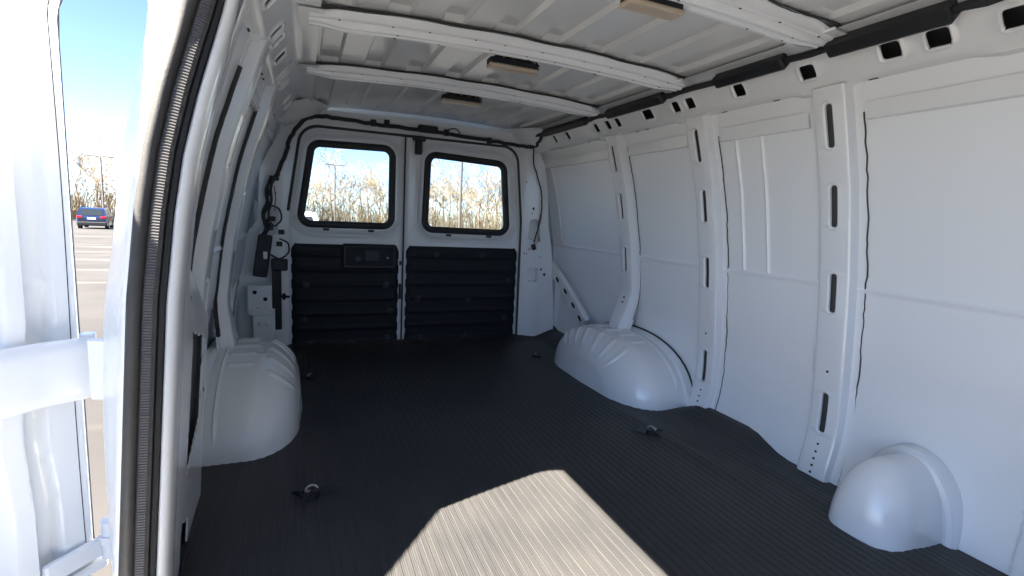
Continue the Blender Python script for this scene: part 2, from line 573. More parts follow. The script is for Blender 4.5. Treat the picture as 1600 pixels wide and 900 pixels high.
# passenger side pillars (behind the open door)
for i, yc in ((1, 1.52), (2, 2.05)):
    low = (lambda v: 0.06 * smoothstep(0.46, 0.22, v)) if i == 2 else None
    o, f, cu = pillar(yc, -1, [(1.0, 1.13), (0.70, 0.86), (.42, .56)] if i == 1 else [(1.0, 1.12), (.60, .80)], 1.178, -0.02 if i == 1 else 0.22, xtweak=low)
    r2 = random.Random(60 + i); path = []
    for k in range(70):
        z = (0.02 if i == 1 else .3) + (1.08 if i == 1 else .8) * k / 69
        x, y, zz = f(cu[0], z, 0); path.append((x + .001, y + r2.uniform(-.003, .003), zz))
    part(MB().tube(path, 0.0075, 6), 'seam_sealer', 'mastic')  # sealer bead, thickened to paint darker gaps beside these pillars

# ---- cant rails with pressed windows
RP = [(0.612, 1.268), (0.668, 1.267), (0.680, 1.262), (0.690, 1.250), (0.740, 1.188), (0.748, 1.180), (0.760, 1.176), (0.785, 1.172), (0.796, 1.165), (0.802, 1.155), (0.812, 1.095)]
ru = [0.0]
for (a, b), (c, d) in zip(RP, RP[1:]): ru.append(ru[-1] + math.hypot(c - a, d - b))
RH = [(.60, .022), (.734, .023), (.833, .022), (1.05, .022), (1.29, .020), (1.515, .020), (1.591, .018), (1.76, .03), (1.974, .017), (2.051, .017), (2.15, .016), (2.435, .016), (2.583, .016), (.30, .022), (.1, .022)]
RS = [.884, 1.18, 1.927, 2.517, .45]
tX = [(u, p[0]) for u, p in zip(ru, RP)]; tZ = [(u, p[1]) for u, p in zip(ru, RP)]
um = (ru[3] + ru[4]) / 2
def rail(s):
    dx = 0.0 if s > 0 else -0.066
    def f(u, v, w):
        x = interp(tX, u); z = interp(tZ, u)
        # stepped lower ledge between stations
        if u > ru[5]:
            st = sum(smoothstep(.10, .06, abs(v - p - .03)) for p in PY + [.55])
            z -= 0.010 * min(1, st) * smoothstep(ru[5], ru[6], u) * smoothstep(ru[9], ru[7], u)
        if s < 0: z = max(z, 1.172 * smoothstep(1.16, 1.06, v))
        if ru[2] < u < ru[5]:
            for y, h in RH:
                if abs(v - y) < h + .02:
                    d = rrect(um + .004, y, .0205, h, .009)(u, v)
                    if 0 <= d < .011: k = -.0035 * math.sin(d / .011 * math.pi); x += k * .78; z += k * .62
        x += w * 0.62; z += w * 0.5
        return (s * (x + dx), v, z)
    hs = [rrect(um + .004, y, .0205, h, .009) for y, h in RH] + [rrect(ru[3] + .006, y, .010, .011, .005) for y in RS]
    spans = [(y - h - .014, y + h + .014) for y, h in RH] + [(y - .016, y + .016) for y in RS]
    spans.sort(); mg = []
    for a, b in spans:
        if mg and a <= mg[-1][1]: mg[-1] = (mg[-1][0], max(b, mg[-1][1]))
        else: mg.append((a, b))
    us = lines(0, ru[-1], 0.02, 0.0045, [(ru[3] - .006, ru[4] - .006)], ru)
    vs = lines(-0.75, 2.90, 0.04, 0.005, mg)
    own(gridpanel('roof_rail', us, vs, f, hs, 'paint', VAN, rim=0.005))
    # outer skin behind the rail, closes the cavity
    mb = MB()
    pts = [(0.62, 1.32), (0.75, 1.305), (0.86, 1.26), (0.91, 1.17), (0.93, 1.05)]
    vs2 = [(s * (x + dx + .0), y, z) for y in (-0.75 if s > 0 else 1.18, 2.95) for x, z in pts]
    if s < 0:
        q = [(0.62, 1.32), (0.75, 1.305), (0.855, 1.262)]
        mb.add([(s * (x + dx), y, z) for y in (-0.75, 1.18) for x, z in q], [(k, k + 1, 4 + k, 3 + k) for k in range(2)])
    n = len(pts); mb.add(vs2, [(k, k + 1, n + k + 1, n + k) for k in range(n - 1)])
    part(mb, 'roof_side_skin', 'paint')
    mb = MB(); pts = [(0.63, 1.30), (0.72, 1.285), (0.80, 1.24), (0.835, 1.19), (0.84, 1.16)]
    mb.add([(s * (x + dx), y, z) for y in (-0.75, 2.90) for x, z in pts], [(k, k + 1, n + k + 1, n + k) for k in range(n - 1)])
    part(mb, 'rail_shade_sheet', 'cavity_shade')  # added sheet, its dark colour is the shade behind the rail's holes
    # dark plates painting the shade of drain slots in the ledge
    mb = MB()
    for y in (.58, .9, 1.19, 1.40, 1.83, 1.9, 2.3, 2.6):
        c = Vector(f(ru[7] - .012, y, 0)); mb.box((c.x, c.y, c.z - .0005), (.003, .012, .001), .0008)
    part(mb, 'drain_slot_shade', 'hole_shade')
    # strip that caps the top edge of the side panels
    mb = MB()
    prof = [(0, 0), (0.004, .0), (0.004, .032), (0, .032)]
    for (a, b) in ((-.75, PY[0] - .085), (PY[0] + .08, PY[1] - .085), (PY[1] + .08, PY[2] - .085), (PY[2] + .08, 2.86)) if s > 0 else ((1.55 + .08, 2.05 - .085), (2.05 + .08, 2.86)):
        z = 1.078
        x0 = skin_x(z, s); x1 = skin_x(z + .035, s)
        mb.add([(x0 - s * .001, a, z), (x0 - s * .013, a, z + .003), (x1 - s * .010, a, z + .045), (x0 - s * .001, b, z), (x0 - s * .013, b, z + .003), (x1 - s * .010, b, z + .045)], [(0, 1, 4, 3), (1, 2, 5, 4)])
    part(mb, 'panel_edge_strip', 'paint')
rail(1); rail(-1)

# ---- roof skin with lengthwise swages
BY = [0.965, 1.50, 2.05]
def roof_z(x): return 1.303 - 0.024 * ((x - .035) / .62) ** 2
def roof():
    sw = [-.50, -.35, -.20, -.05, .10, .25, .40, .55]
    us = lines(-.62, .70, .05, None, (), [e for c in sw for e in (c - .036, c - .028, c + .028, c + .036)])
    ye = []
    for b in BY + [2.80, -.6]: ye += [b - .075, b - .05, b + .05, b + .075]
    vs = lines(-.75, 2.88, .10, None, (), ye)
    def f(u, v, w):
        z = roof_z(u)
        k = 1.0
        for b in BY + [2.84, -.6]: k = min(k, smoothstep(.05, .075, abs(v - b)))
        for c in sw:
            d = abs(u - c); z += 0.014 * k * (1 - smoothstep(.028, .036, d))
        z += .0015 * math.sin(3.1 * u + 2.2 * v) + .0012 * math.sin(5 * v - u)
        return (u, v, z)
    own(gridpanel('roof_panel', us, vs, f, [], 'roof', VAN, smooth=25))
roof()
mbx = MB(); mbx.add([(-.8, -.75, 1.40), (.9, -.75, 1.40), (.9, 3.0, 1.40), (-.8, 3.0, 1.40)], [(0, 1, 2, 3)])
part(mbx, 'roof_outer_skin', 'paint')

# ---- roof bows
BP = [(-.060, .010), (-.048, .008), (-.043, .012), (-.038, .026), (-.034, .028), (-.026, .028), (-.022, .040), (-.018, .043), (-.009, .043), (-.005, .036), (.005, .036), (.009, .043), (.018, .043), (.022, .040), (.026, .028), (.034, .028), (.038, .026), (.043, .012), (.048, .008), (.060, .010)]
for bi, yb in enumerate(BY):
    xs = [-.575 + 1.22 * k / 40 for k in range(41)]
    vs = []; fs = []
    for k, x in enumerate(xs):
        e = smoothstep(.0, .10, min(x + .575, .645 - x))
        for (a, d) in BP:
            wv = (.004 * math.sin(k * .9 + bi) if abs(a) > .06 else 0)
            zz = roof_z(x) - d * (.5 + .5 * e) - (1 - e) * .012
            vs.append((x, yb + a * (.85 + .15 * e) + wv, zz))
    n = len(BP)
    for k in range(40):
        for j in range(n - 1): fs.append((k * n + j, k * n + j + 1, (k + 1) * n + j + 1, (k + 1) * n + j))
    own(mesh('roof_bow', vs, fs, 'paint', VAN))
    mb = MB(); r2 = random.Random(bi)
    for k in range(9):
        x = -.46 + .125 * k + r2.uniform(-.02, .02)
        for a in (-.0135, .0135):
            if r2.random() < .75:
                mb.disc((x + r2.uniform(-.01, .01), yb + a, roof_z(x) - .0425), (0, 0, -1), r2.choice([.003, .0045, .0035]), .0012, 10)
    for k in range(10):
        x = -.5 + .12 * k + r2.uniform(-.02, .02)
        mb.disc((x, yb - .030, roof_z(x) - .0275), (0, 0, -1), .0032, .0015, 8)
    part(mb, 'bolt_hole_shade', 'hole_shade')  # dark discs in place of holes, shade put in the colour
    for sg in (-1, 1):
        path = []
        for k in range(80):
            x = -.57 + 1.20 * k / 79
            path.append((x, yb + sg * (.0615 + .006 * math.sin(k * .35 + bi * 2) + r2.uniform(-.001, .001)), roof_z(x) - .008))
        part(MB().tube(path, .0036, 6), 'seam_sealer', 'mastic')
    # welded end plates on the rails
    mb = MB()
    mb.add([(.60, yb - .07, 1.262), (.665, yb - .07, 1.259), (.665, yb + .07, 1.259), (.60, yb + .07, 1.262), (.60, yb - .07, 1.268), (.60, yb + .07, 1.268)], [(0, 1, 2, 3), (0, 3, 5, 4)])
    mb.add([(-.535, yb - .07, 1.262), (-.60, yb - .07, 1.259), (-.60, yb + .07, 1.259), (-.535, yb + .07, 1.262)], [(0, 1, 2, 3)])
    part(mb, 'bow_end_plate', 'paint')

# ---- dome lamps on the bows
def dome_lamp(x, y, wd):
    e = empty('dome_lamp', (x, y, 0), VAN); own(e)
    z = roof_z(x) - .046
    MB().box((0, 0, z + .002), (wd * .98, .019, .011), .003).build('lamp_base', 'black', e)
    MB().box((0, -.002, z - .011), (wd, .023, .006), .004).build('lens', 'lens', e)
    w = MB(); rr = random.Random(int(x * 1000) + 5)
    for q in range(3):
        path = []
        for k in range(14):
            t = k / 13
            path.append((-wd * .5 + t * wd * 1.65, .004 + q * .006 + rr.uniform(-.003, .003), z + .020 + .010 * math.sin(t * 9 + q) - (.012 * smoothstep(.8, 1, t))))
        w.tube(path, .0028, 6)
    part(w, 'lamp_wire', 'wire', 35, e)
    cb = MB()
    for k in range(4): cb.box((-wd * .6 + k * wd * .4, .002, z + .018), (.012, .014, .006), .002)
    part(cb, 'clip', 'black', 35, e)
dome_lamp(.04, 1.585, .085)
dome_lamp(.04, 2.165, .085)
dome_lamp(.13, .990, .075)

# ---- black wiring conduit along the driver side rail
def rough_tube(path, r, j, n=8, seed=1):
    rr = random.Random(seed)
    return MB().tube([(p[0] + rr.uniform(-j, j), p[1], p[2] + rr.uniform(-j, j)) for p in path], r, n)
def railpath(a, b, n, x=.668, z=1.243): return [(x, a + (b - a) * k / n, z) for k in range(n + 1)]
part(rough_tube(railpath(.55, 2.80, 60, .664, 1.246), .010, .0025, 8, 3), 'wiring_conduit', 'wire')
for (a, b, r) in ((.68, .955, .0215), (1.08, 1.34, .019), (1.60, 1.98, .018), (2.16, 2.62, .017)):
    mb = MB(); mb.box((.664, (a + b) / 2, 1.246), (r, (b - a) / 2, r * .95), .006, Matrix.Rotation(R_(42), 3, 'Y'))
    part(mb, 'conduit_cover', 'black')
    mb = MB()
    for k in range(2):
        mb.box((.690, a + (b - a) * (.35 + .4 * k), 1.243), (.004, .016, .003), .001, Matrix.Rotation(R_(42), 3, 'Y'))
    part(mb, 'conduit_clip', 'black')

# ---- rear frame: header, corner posts
def rear_frame():
    Y0 = 2.885
    op = [(-.662, -.06), (.668, -.06), (.672, .60), (.650, .95), (.600, 1.150), (.40, 1.182), (0, 1.192), (-.38, 1.185), (-.575, 1.150), (-.645, .92), (-.665, .60)]
    opening = polysdf([tuple(p) for p in rounded([(-.668, -.30), (.675, -.30), (.662, .75), (.612, 1.185), (-.590, 1.180), (-.655, .75)], [.05, .05, .4, .10, .10, .4], 6)])
    def X(x, z): return x
    light = polysdf([tuple(p) for p in rounded([(.715, .64), (.795, .625), (.785, .705), (.765, .765), (.725, .765)], .012, 4)])
    light2 = polysdf([tuple(p) for p in rounded([(-.81, .60), (-.71, .62), (-.705, .76), (-.765, .77), (-.775, .68)], .015, 4)])
    latch = rrect(.758, .415, .032, .043, .012)
    outer = polysdf([(-.90, -.08), (.905, -.08), (.915, .10), (.885, .46), (.865, .62), (.842, .72), (.825, .95), (.795, 1.10), (.745, 1.20), (.69, 1.262), (0, 1.278), (-.60, 1.262), (-.69, 1.15), (-.79, .95), (-.80, .70), (-.86, .60), (-.885, .45)])
    inv = invert(outer); inv.outer = True; inv.box = (-2, 2, -2, 2)
    us = lines(-.94, .94, .012); vs = lines(-.08, 1.31, .012)
    def f(u, v, w):
        y = Y0 - .035 * smoothstep(.66, .80, abs(u)) - .055 * smoothstep(1.17, 1.29, v) - .02 * smoothstep(.80, .93, abs(u))
        return (u, y + w, v)
    own(gridpanel('rear_frame', us, vs, f, [opening, light, light2, latch, inv], 'paint', VAN, rim=.03))
    # lamp pockets behind the cut-outs
    part(MB().box((.757, 2.93, .695), (.06, .015, .09), .004), 'tail_lamp_pocket', 'skin')
    part(MB().box((-.76, 2.93, .69), (.065, .015, .10), .004), 'tail_lamp_pocket', 'skin')
    part(MB().box((.758, 2.915, .415), (.045, .012, .06), .004), 'striker_pocket', 'skin')
    mb = MB()
    for (x, z, r) in ((.835, .418, .010), (.735, .80, .004), (.742, .83, .009), (.70, .55, .0045), (.715, .545, .004), (.80, .53, .004), (.81, .45, .007), (-.70, .92, .005), (-.72, .83, .006), (.69, .99, .004), (-.30, 1.222, .004), (.20, 1.225, .004)):
        y = f(x, z, 0)[1]; mb.disc((x, y + .001, z), (0, -1, 0), r, .002, 10)
    part(mb, 'bolt_hole_shade', 'hole_shade')  # hole shade painted as dark discs on solid metal
rear_frame()
# slanted corner gussets between rails and header
for s, dx in ((1, 0), (-1, -.066)):
    x = s * (.70 + dx); mb = MB()
    mb.add([(s * (.62 + dx), 2.60, 1.272), (s * (.70 + dx), 2.62, 1.245), (s * (.76 + dx), 2.72, 1.175), (s * (.74 + dx), 2.87, 1.165), (s * (.56 + dx), 2.87, 1.245), (s * (.52 + dx), 2.86, 1.285)],
           [(0, 1, 5), (1, 4, 5), (1, 2, 4), (2, 3, 4)])
    part(mb, 'corner_gusset', 'paint', 60)
# dark outer shell behind the rear corner posts and header
mb = MB()
for s in (-1, 1):
    mb.add([(s * .70, 2.965, -.2), (s * 1.0, 2.965, -.2), (s * 1.0, 2.965, 1.2), (s * .64, 2.965, 1.3)], [(0, 1, 2, 3)])
mb.add([(-.9, 2.965, 1.19), (.9, 2.965, 1.19), (.9, 2.965, 1.45), (-.9, 2.965, 1.45)], [(0, 1, 2, 3)])
part(mb, 'rear_outer_skin', 'skin')

# ---- rear cargo doors
def rear_door(xa, xb, win, panel, out):
    e = empty('rear_door', ((xa + xb) / 2, 2.93, 0), VAN); own(e)
    cx, cy = (xa + xb) / 2, 2.93
    Y0 = 2.902
    def L(p): return (p[0] - cx, p[1] - cy, p[2])
    hole = polysdf([tuple(p) for p in rounded(win, .055, 6)], .008)
    inner = [(xa + .010, .0), (xb - .010, .0)]
    us = lines(xa, xb, .0085); vs = lines(-.05, 1.205, .0085)
    wc = (sum(p[0] for p in win) / 4, sum(p[1] for p in win) / 4)
    wide = polysdf([tuple(p) for p in rounded(win, .07, 6)], .045)
    def f(u, v, w):
        d = wide(u, v)
        y = Y0
        y += .016 * smoothstep(.006, -.022, d)              # sunken dish round the window
        y -= .010 * math.exp(-((d - .004) / .010) ** 2)          # raised bead
        y += .012 * smoothstep(.02, .0, min(u - xa, xb - u))   # rolled edge
        return L((u, y + w, v))
    gridpanel('door_panel', us, vs, f, [hole], 'paint', e, rim=.03)
    # glazing gasket and pane
    path = rounded(win, .055, 8); N = len(path)
    def fr(i):
        t = (path[(i + 1) % N] - path[i - 1]).normalized()
        return Vector((t.y, 0, -t.x)), Vector((0, 1, 0))
    p3 = [L((p.x, Y0 + .012, p.y)) for p in path]
    prof = [(.014, .004), (.012, -.006), (.004, -.012), (-.018, -.010), (-.024, -.004), (-.024, .012), (.014, .012)]
    MB().sweep(p3, prof, True, fr).build('gasket', 'black', e, 50)
    ctr = Vector((sum(p.x for p in path) / N, sum(p.y for p in path) / N))
    vs_ = []; 
    for dy in (0.0, .004):
        for p in path:
            q = ctr + (p - ctr) * .975; vs_.append(L((q.x, Y0 + .016 + dy, q.y)))
    fs_ = [tuple(range(N)), tuple(range(N, 2 * N))[::-1]]
    MB().add([vs_[k] for k in range(N)], [tuple(range(N))]).build('window_pane', 'glass', e, 0)
    mb = MB()
    zb = min(p[1] for p in win)
    for t in (.28, .76):
        x = win[0][0] + (win[1][0] - win[0][0]) * t
        c = L((x, Y0 + .003, zb - .020)); mb.box(c, (.016, .006, .006), .002)
    part(mb, 'gasket_clip', 'black', 35, e)
    c = L((win[0][0] + (win[1][0] - win[0][0]) * .40, Y0 + .004, zb - .052))
    m2 = MB(); m2.add([(c[0] + .011 * math.cos(a * .5236), c[1] - .001, c[2] + .006 * math.sin(a * .5236)) for a in range(12)], [tuple(range(12))]); m2.build('bolt_hole_shade', 'hole_shade', e, 0)  # dark oval face painting a hole's shade
    # ribbed black trim board
    x0, x1, z0, z1 = panel
    out_ = rrect((x0 + x1) / 2, (z0 + z1) / 2, (x1 - x0) / 2, (z1 - z0) / 2, .028)
    inv = invert(out_); inv.outer = True; inv.box = (-2, 2, -2, 2)
    us = lines(x0 - .004, x1 + .004, .0095)
    ridges = [z1 - .055 - .082 * k for k in range(7)]
    zs = [z for r in ridges for z in (r - .016, r - .010, r - .004, r, r + .006, r + .016)]
    vs = lines(z0 - .004, z1 + .004, .012, None, (), zs)
    def g(u, v, w):
        y = Y0 - .012
        ed = min(u - x0, x1 - u)
        for r in ridges:
            y -= .007 * smoothstep(-.018, -.004, v - r) * smoothstep(.016, .002, v - r) * smoothstep(.0, .05, ed)
        y += .0015 * math.sin(u * 9 + v * 4)
        y += .008 * smoothstep(.016, 0, min(ed, v - z0, z1 - v))
        return L((u, y + w, v))
    tp = gridpanel('trim_panel', us, vs, g, [inv], 'trim', e, rim=.012)
    for (tu, tv) in ((.12, .62), (.88, .62), (.10, .30), (.92, .36), (.15, .07), (.55, .06), (.90, .10)) if not out else ((.25, .92), (.66, .92), (.93, .66), (.10, .48), (.55, .46), (.90, .26), (.12, .08), (.52, .08)):
        u = x0 + (x1 - x0) * tu; v = z0 + (z1 - z0) * tv
        p = g(u, v, 0)
        mb = MB(); mb.tube([(p[0], p[1] + .004, p[2]), (p[0], p[1] - .005, p[2]), (p[0], p[1] - .0065, p[2])], [.019, .018, .012], 14)
        mb.tube([(p[0], p[1] - .005, p[2]), (p[0], p[1] - .0095, p[2])], [.008, .006], 10)
        mb.build('trim_clip', 'black', tp)
    return e, L, Y0
WL = [(-.612, .672), (-.118, .676), (-.118, 1.118), (-.548, 1.108)]
WR = [(.062, .668), (.594, .664), (.552, 1.092), (.074, 1.110)]
dl, LL, Yd = rear_door(-.668, -.062, WL, (-.645, -.085, -.02, .572), 0)
dr, LR, Yd = rear_door(-.050, .672, WR, (-.035, .655, -.02, .575), 1)
# latch bezel on the left leaf
c = LL((-.245, Yd - .02, .508))
bz = MB()
bz.box(c, (.150, .014, .072), .012)
bezel = bz.build('latch_bezel', 'black', dl)
MB().box((c[0], c[1] - .016, c[2] + .004), (.128, .005, .050), .004).build('bezel_rim', 'trim', bezel)
MB().box((c[0] + .01, c[1] - .024, c[2] + .008), (.042, .006, .034), .005).build('latch_handle', 'black', bezel)
MB().disc((c[0] - .065, c[1] - .021, c[2] - .01), (0, -1, 0), .014, .004, 14).build('lock_plug', 'darksteel', bezel)
MB().disc((c[0] + .095, c[1] - .021, c[2] - .002), (0, -1, 0), .0045, .003, 10).build('screw', 'steel', bezel)
MB().box(LL((-.072, Yd - .008, .475)), (.006, .004, .012), .001).build('striker', 'black', dl)
MB().box(LL((-.072, Yd - .010, .31)), (.006, .005, .045), .002).build('latch_rod_guide', 'black', dl)
# seam seal between the leaves and round the opening
mb = MB(); mb.tube([(-.056, 2.905, -.02), (-.056, 2.905, .5), (-.056, 2.905, 1.19)], .0045, 8)
part(mb, 'leaf_seal', 'rubber')
part(MB().box((-.056, 2.925, .575), (.03, .008, .625), .003), 'leaf_overlap', 'paint')
path = [Vector((p.x, 2.883, p.y)) for p in rounded([(-.672, -.05), (.678, -.05), (.667, .75), (.617, 1.190), (-.595, 1.186), (-.660, .75)], [.05, .05, .4, .10, .10, .4], 8)]
path = path[14:-3]
part(MB().tube(path, .0075, 8, True), 'door_seal', 'rubber')
# upper latch hook between the leaves
mb = MB(); mb.box((.012, 2.872, 1.135), (.020, .012, .045), .006); mb.box((.012, 2.862, 1.175), (.036, .016, .012), .004)
part(mb, 'upper_latch', 'black')

# ---- wiring over the header and down the corner posts
def wob(path, n, j, seed):
    rr = random.Random(seed); out = []
    pts = [Vector(p) for p in path]
    for i in range(len(pts) - 1):
        for k in range(n):
            t = k / n
            p0 = pts[max(i - 1, 0)]; p1 = pts[i]; p2 = pts[i + 1]; p3 = pts[min(i + 2, len(pts) - 1)]
            q = 0.5 * ((2 * p1) + (-p0 + p2) * t + (2 * p0 - 5 * p1 + 4 * p2 - p3) * t * t + (-p0 + 3 * p1 - 3 * p2 + p3) * t ** 3)
            out.append(q + Vector((rr.uniform(-j, j), rr.uniform(-j, j), rr.uniform(-j, j))))
    out.append(pts[-1]); return out
hdr = [(.69, 2.80, 1.195), (.60, 2.83, 1.195), (.40, 2.845, 1.208), (.10, 2.85, 1.222), (-.20, 2.85, 1.224), (-.42, 2.848, 1.232), (-.55, 2.845, 1.222), (-.635, 2.835, 1.13), (-.67, 2.825, 1.02), (-.715, 2.82, .91)]
part(MB().tube(wob(hdr, 6, .003, 4), .0105, 8), 'wiring_harness', 'wire')
part(MB().tube(wob([(.66, 2.62, 1.245), (.69, 2.74, 1.215), (.69, 2.80, 1.195), (.645, 2.83, 1.192)], 6, .004, 5), .010, 8), 'wiring_harness', 'wire')
part(MB().tube(wob([(.69, 2.80, 1.195), (.70, 2.82, 1.11), (.735, 2.82, 1.02), (.765, 2.82, .93), (.775, 2.82, .82), (.76, 2.82, .72), (.735, 2.82, .62)], 6, .002, 6), .0045, 6), 'wiring_harness', 'wire')
part(MB().tube(wob([(.765, 2.815, .80), (.745, 2.80, .70), (.755, 2.80, .64), (.72, 2.80, .60), (.69, 2.80, .575)], 6, .002, 8), .0022, 6), 'loose_wire', 'redwire')
part(MB().box((.728, 2.805, .595), (.013, .008, .018), .003, Matrix.Rotation(R_(-20), 3, 'Y')), 'connector', 'black')
mb = MB()
for x, z in ((-.24, 1.228), (-.17, 1.235), (.16, 1.222), (.42, 1.205)): mb.box((x, 2.842, z), (.014, .012, .017), .003)
part(mb, 'harness_clip', 'black')
part(MB().box((.055, 2.838, 1.228), (.055, .010, .020), .005), 'latch_cover', 'black')
part(MB().tube(wob([(.16, 2.842, 1.235), (.21, 2.835, 1.250), (.235, 2.835, 1.225), (.20, 2.84, 1.212)], 6, .001, 2), .003, 6), 'loose_wire', 'wire')
# tangle on the passenger corner post
for q in range(6):
    rr = random.Random(100 + q)
    z = [.91, .84, .78, .72, .66, .60, .54, .48]
    pts = [(-.725 - .02 * (k % 2) * rr.random() + rr.uniform(-.02, .02) - .006 * k, 2.80 + rr.uniform(-.015, .01), zz) for k, zz in enumerate(z)]
    part(MB().tube(wob(pts, 5, .001, q), rr.choice([.004, .0055, .007]), 6), 'wiring_harness', 'wire')
part(MB().tube(wob([(-.745, 2.79, .77), (-.70, 2.785, .75), (-.69, 2.785, .70), (-.72, 2.785, .665), (-.75, 2.785, .70)], 6, .001, 9), .004, 6), 'wiring_loop', 'wire')
part(MB().tube(wob([(-.70, 2.79, .60), (-.66, 2.785, .58), (-.66, 2.785, .53), (-.70, 2.785, .50), (-.74, 2.785, .52)], 6, .001, 19), .0045, 6), 'wiring_loop', 'wire')
part(MB().tube(wob([(-.72, 2.785, .86), (-.715, 2.78, .80), (-.72, 2.78, .74)], 4, .002, 29), .0025, 6), 'loose_wire', 'redwire')
mb = MB()
for x, z in ((-.712, .90), (-.73, .70), (-.74, .655), (-.69, .635), (-.70, .575)): mb.box((x, 2.785, z), (.014, .010, .012), .003)
part(mb, 'connector', 'black')
mod = MB().box((-.775, 2.77, .515), (.032, .028, .105), .005, Matrix.Rotation(R_(8), 3, 'Y')); modo = part(mod, 'control_module', 'black')
part(MB().box((-.762, 2.7405, .52), (.009, .0012, .018), .0005), 'module_label', 'label')
part(MB().box((-.70, 2.78, .47), (.038, .022, .030), .006), 'connector_block', 'black')
part(MB().box((-.715, 2.80, .30), (.022, .012, .17), .004), 'dark_bracket', 'black')
b = MB(); b.tube([(-.70, 2.79, .305), (-.655, 2.775, .305)], .006, 8); b.tube([(-.685, 2.785, .305), (-.677, 2.783, .305)], .018, 12)
part(b, 'wing_bolt', 'black')
# jack bracket
br = MB(); br.box((-.790, 2.755, .295), (.055, .014, .072), .004); br.box((-.772, 2.748, .16), (.05, .014, .09), .004); br.box((-.782, 2.735, .235), (.048, .006, .018), .003)
part(br, 'jack_bracket', 'paint')
mb = MB()
for x, z, r in ((-.812, .335, .010), (-.765, .30, .010), (-.80, .222, .008), (-.80, .25, .006)): mb.disc((x, 2.7402, z), (0, -1, 0), r, .0016, 12)
part(mb, 'bolt_hole_shade', 'hole_shade')  # darkness of the holes painted as flat discs
mb = MB()
for x, z in ((-.79, .175), (-.757, .175)): mb.tube([(x, 2.734, z), (x, 2.728, z)], [.011, .007], 12)
part(mb, 'spot_weld', 'paint')

# ---- diagonal quarter braces
def brace(s, A, B):
    A = Vector(A); B = Vector(B); mb = MB(); N = 22; vs = []; fs = []
    prof = [(-.045, .0), (-.034, .004), (-.028, .022), (.028, .022), (.034, .004), (.045, .0)]
    d = (B - A); up = Vector((0, -d.z, d.y)).normalized() if True else None
    up = Vector((0, d.z, -d.y)).normalized()
    for k in range(N + 1):
        t = k / N; p = A.lerp(B, t) + up * .025 * math.sin(t * math.pi)
        w = 1 + .35 * (abs(t - .5) * 2) ** 3
        for (a, h) in prof: vs.append(p + up * a * w + Vector((-s, 0, 0)) * h)
    n = len(prof)
    for k in range(N):
        for j in range(n - 1): fs.append((k * n + j, k * n + j + 1, (k + 1) * n + j + 1, (k + 1) * n + j))
    o = own(mesh('quarter_brace', vs, fs, 'paint', VAN))
    m2 = MB()
    for t in (.28, .50, .72, .90):
        p = A.lerp(B, t) + up * .025 * math.sin(t * math.pi) + Vector((-s * .0225, 0, 0)); dd = d.normalized()
        pts = [p + dd * .026 * math.cos(a * math.pi / 8) + up * .011 * math.sin(a * math.pi / 8) for a in range(16)]
        pts2 = [q + Vector((-s * .0015, 0, 0)) for q in pts]
        m2.add(pts2, [tuple(range(16))])
    part(m2, 'lightening_hole_shade', 'hole_shade', 0)  # flat dark ovals painting the shade of the openings
brace(1, (.905, 2.90, .46), (.900, 2.40, .18))
brace(-1, (-.905, 2.86, .44), (-.900, 2.36, .19))

# ---- wheel housings and filler cover
def housing(name, s, xw, xi, yc, a, H, fil, kin, ribs, m='paint', pw=0.86, flange=.0, nth=220, smooth=60, lean=0.0):
    dep = [(0, 1 + flange), (.05, 1 + flange), (.056, 1.0)] if flange else [(0, 1.0), (.05, 1.0)]
    D = abs(xw - xi)
    st = dep[-1][0]; n1 = 40
    for k in range(1, n1 + 1): dep.append((st + (D - fil - st) * k / n1, 1.0))
    n2 = 34
    for k in range(1, n2 + 1):
        an = k / n2 * math.pi / 2
        dep.append((D - fil + fil * math.sin(an), kin + (1 - kin) * math.cos(an)))
    for k in range(1, 6): dep.append((D + .002 * k, kin * (1 - k / 5) + .0001))
    vs = []; fs = []; nt = nth
    for (q, k) in dep:
        for j in range(nt + 1):
            th = math.pi * j / nt; c = math.cos(th); sn = math.sin(th)
            cy = math.copysign(abs(c) ** pw, c); sz = abs(sn) ** pw
            kk = k + ribs(q / D, th, k)
            y = yc + a * kk * cy; z = H * kk * sz - .012 + lean * q * sz
            vs.append((s * (abs(xw) - q), y, z))
    n = nt + 1
    for i in range(len(dep) - 1):
        for j in range(nt): fs.append((i * n + j, i * n + j + 1, (i + 1) * n + j + 1, (i + 1) * n + j))
    return own(mesh(name, vs, fs, m, VAN, smooth))
def plateau(d, w, e): return 1 - smoothstep(w, w + e, abs(d))
def wribs(q, th, k):
    r = 0.0
    for n_, t0 in enumerate((1.05, 1.20, 1.35, 1.55, 1.75, 1.95)):
        r += .024 * plateau(th - t0, .016, .022) * smoothstep(.30, .33, q) * smoothstep(.60 - .02 * (n_ % 3), .57 - .02 * (n_ % 3), q)
    for t0 in (.80, 1.0, 1.2, 1.4, 1.62, 1.86, 2.12):
        r += .026 * plateau(th - t0 - .5 * (q - .8), .018, .026) * smoothstep(.68, .71, q) * smoothstep(.965, .94, q)
    r += .02 * plateau(q - .27, .006, .010) * smoothstep(.2, .5, th) * smoothstep(2.94, 2.64, th)
    r -= .014 * plateau(th - 1.3, .38, .06) * plateau(q - .46, .17, .03)
    if k < .60: r += .03 * plateau(k - .50, .010, .02) * smoothstep(1.5, 1.7, th) * smoothstep(2.8, 2.6, th)
    return r
housing('wheel_housing', 1, .965, .645, 2.015, .425, .262, .15, .42, wribs, flange=.03)
housing('wheel_housing', -1, .925, .605, 2.015, .42, .262, .15, .42, wribs, flange=.03)
def nor(q, th, k): return 0.0
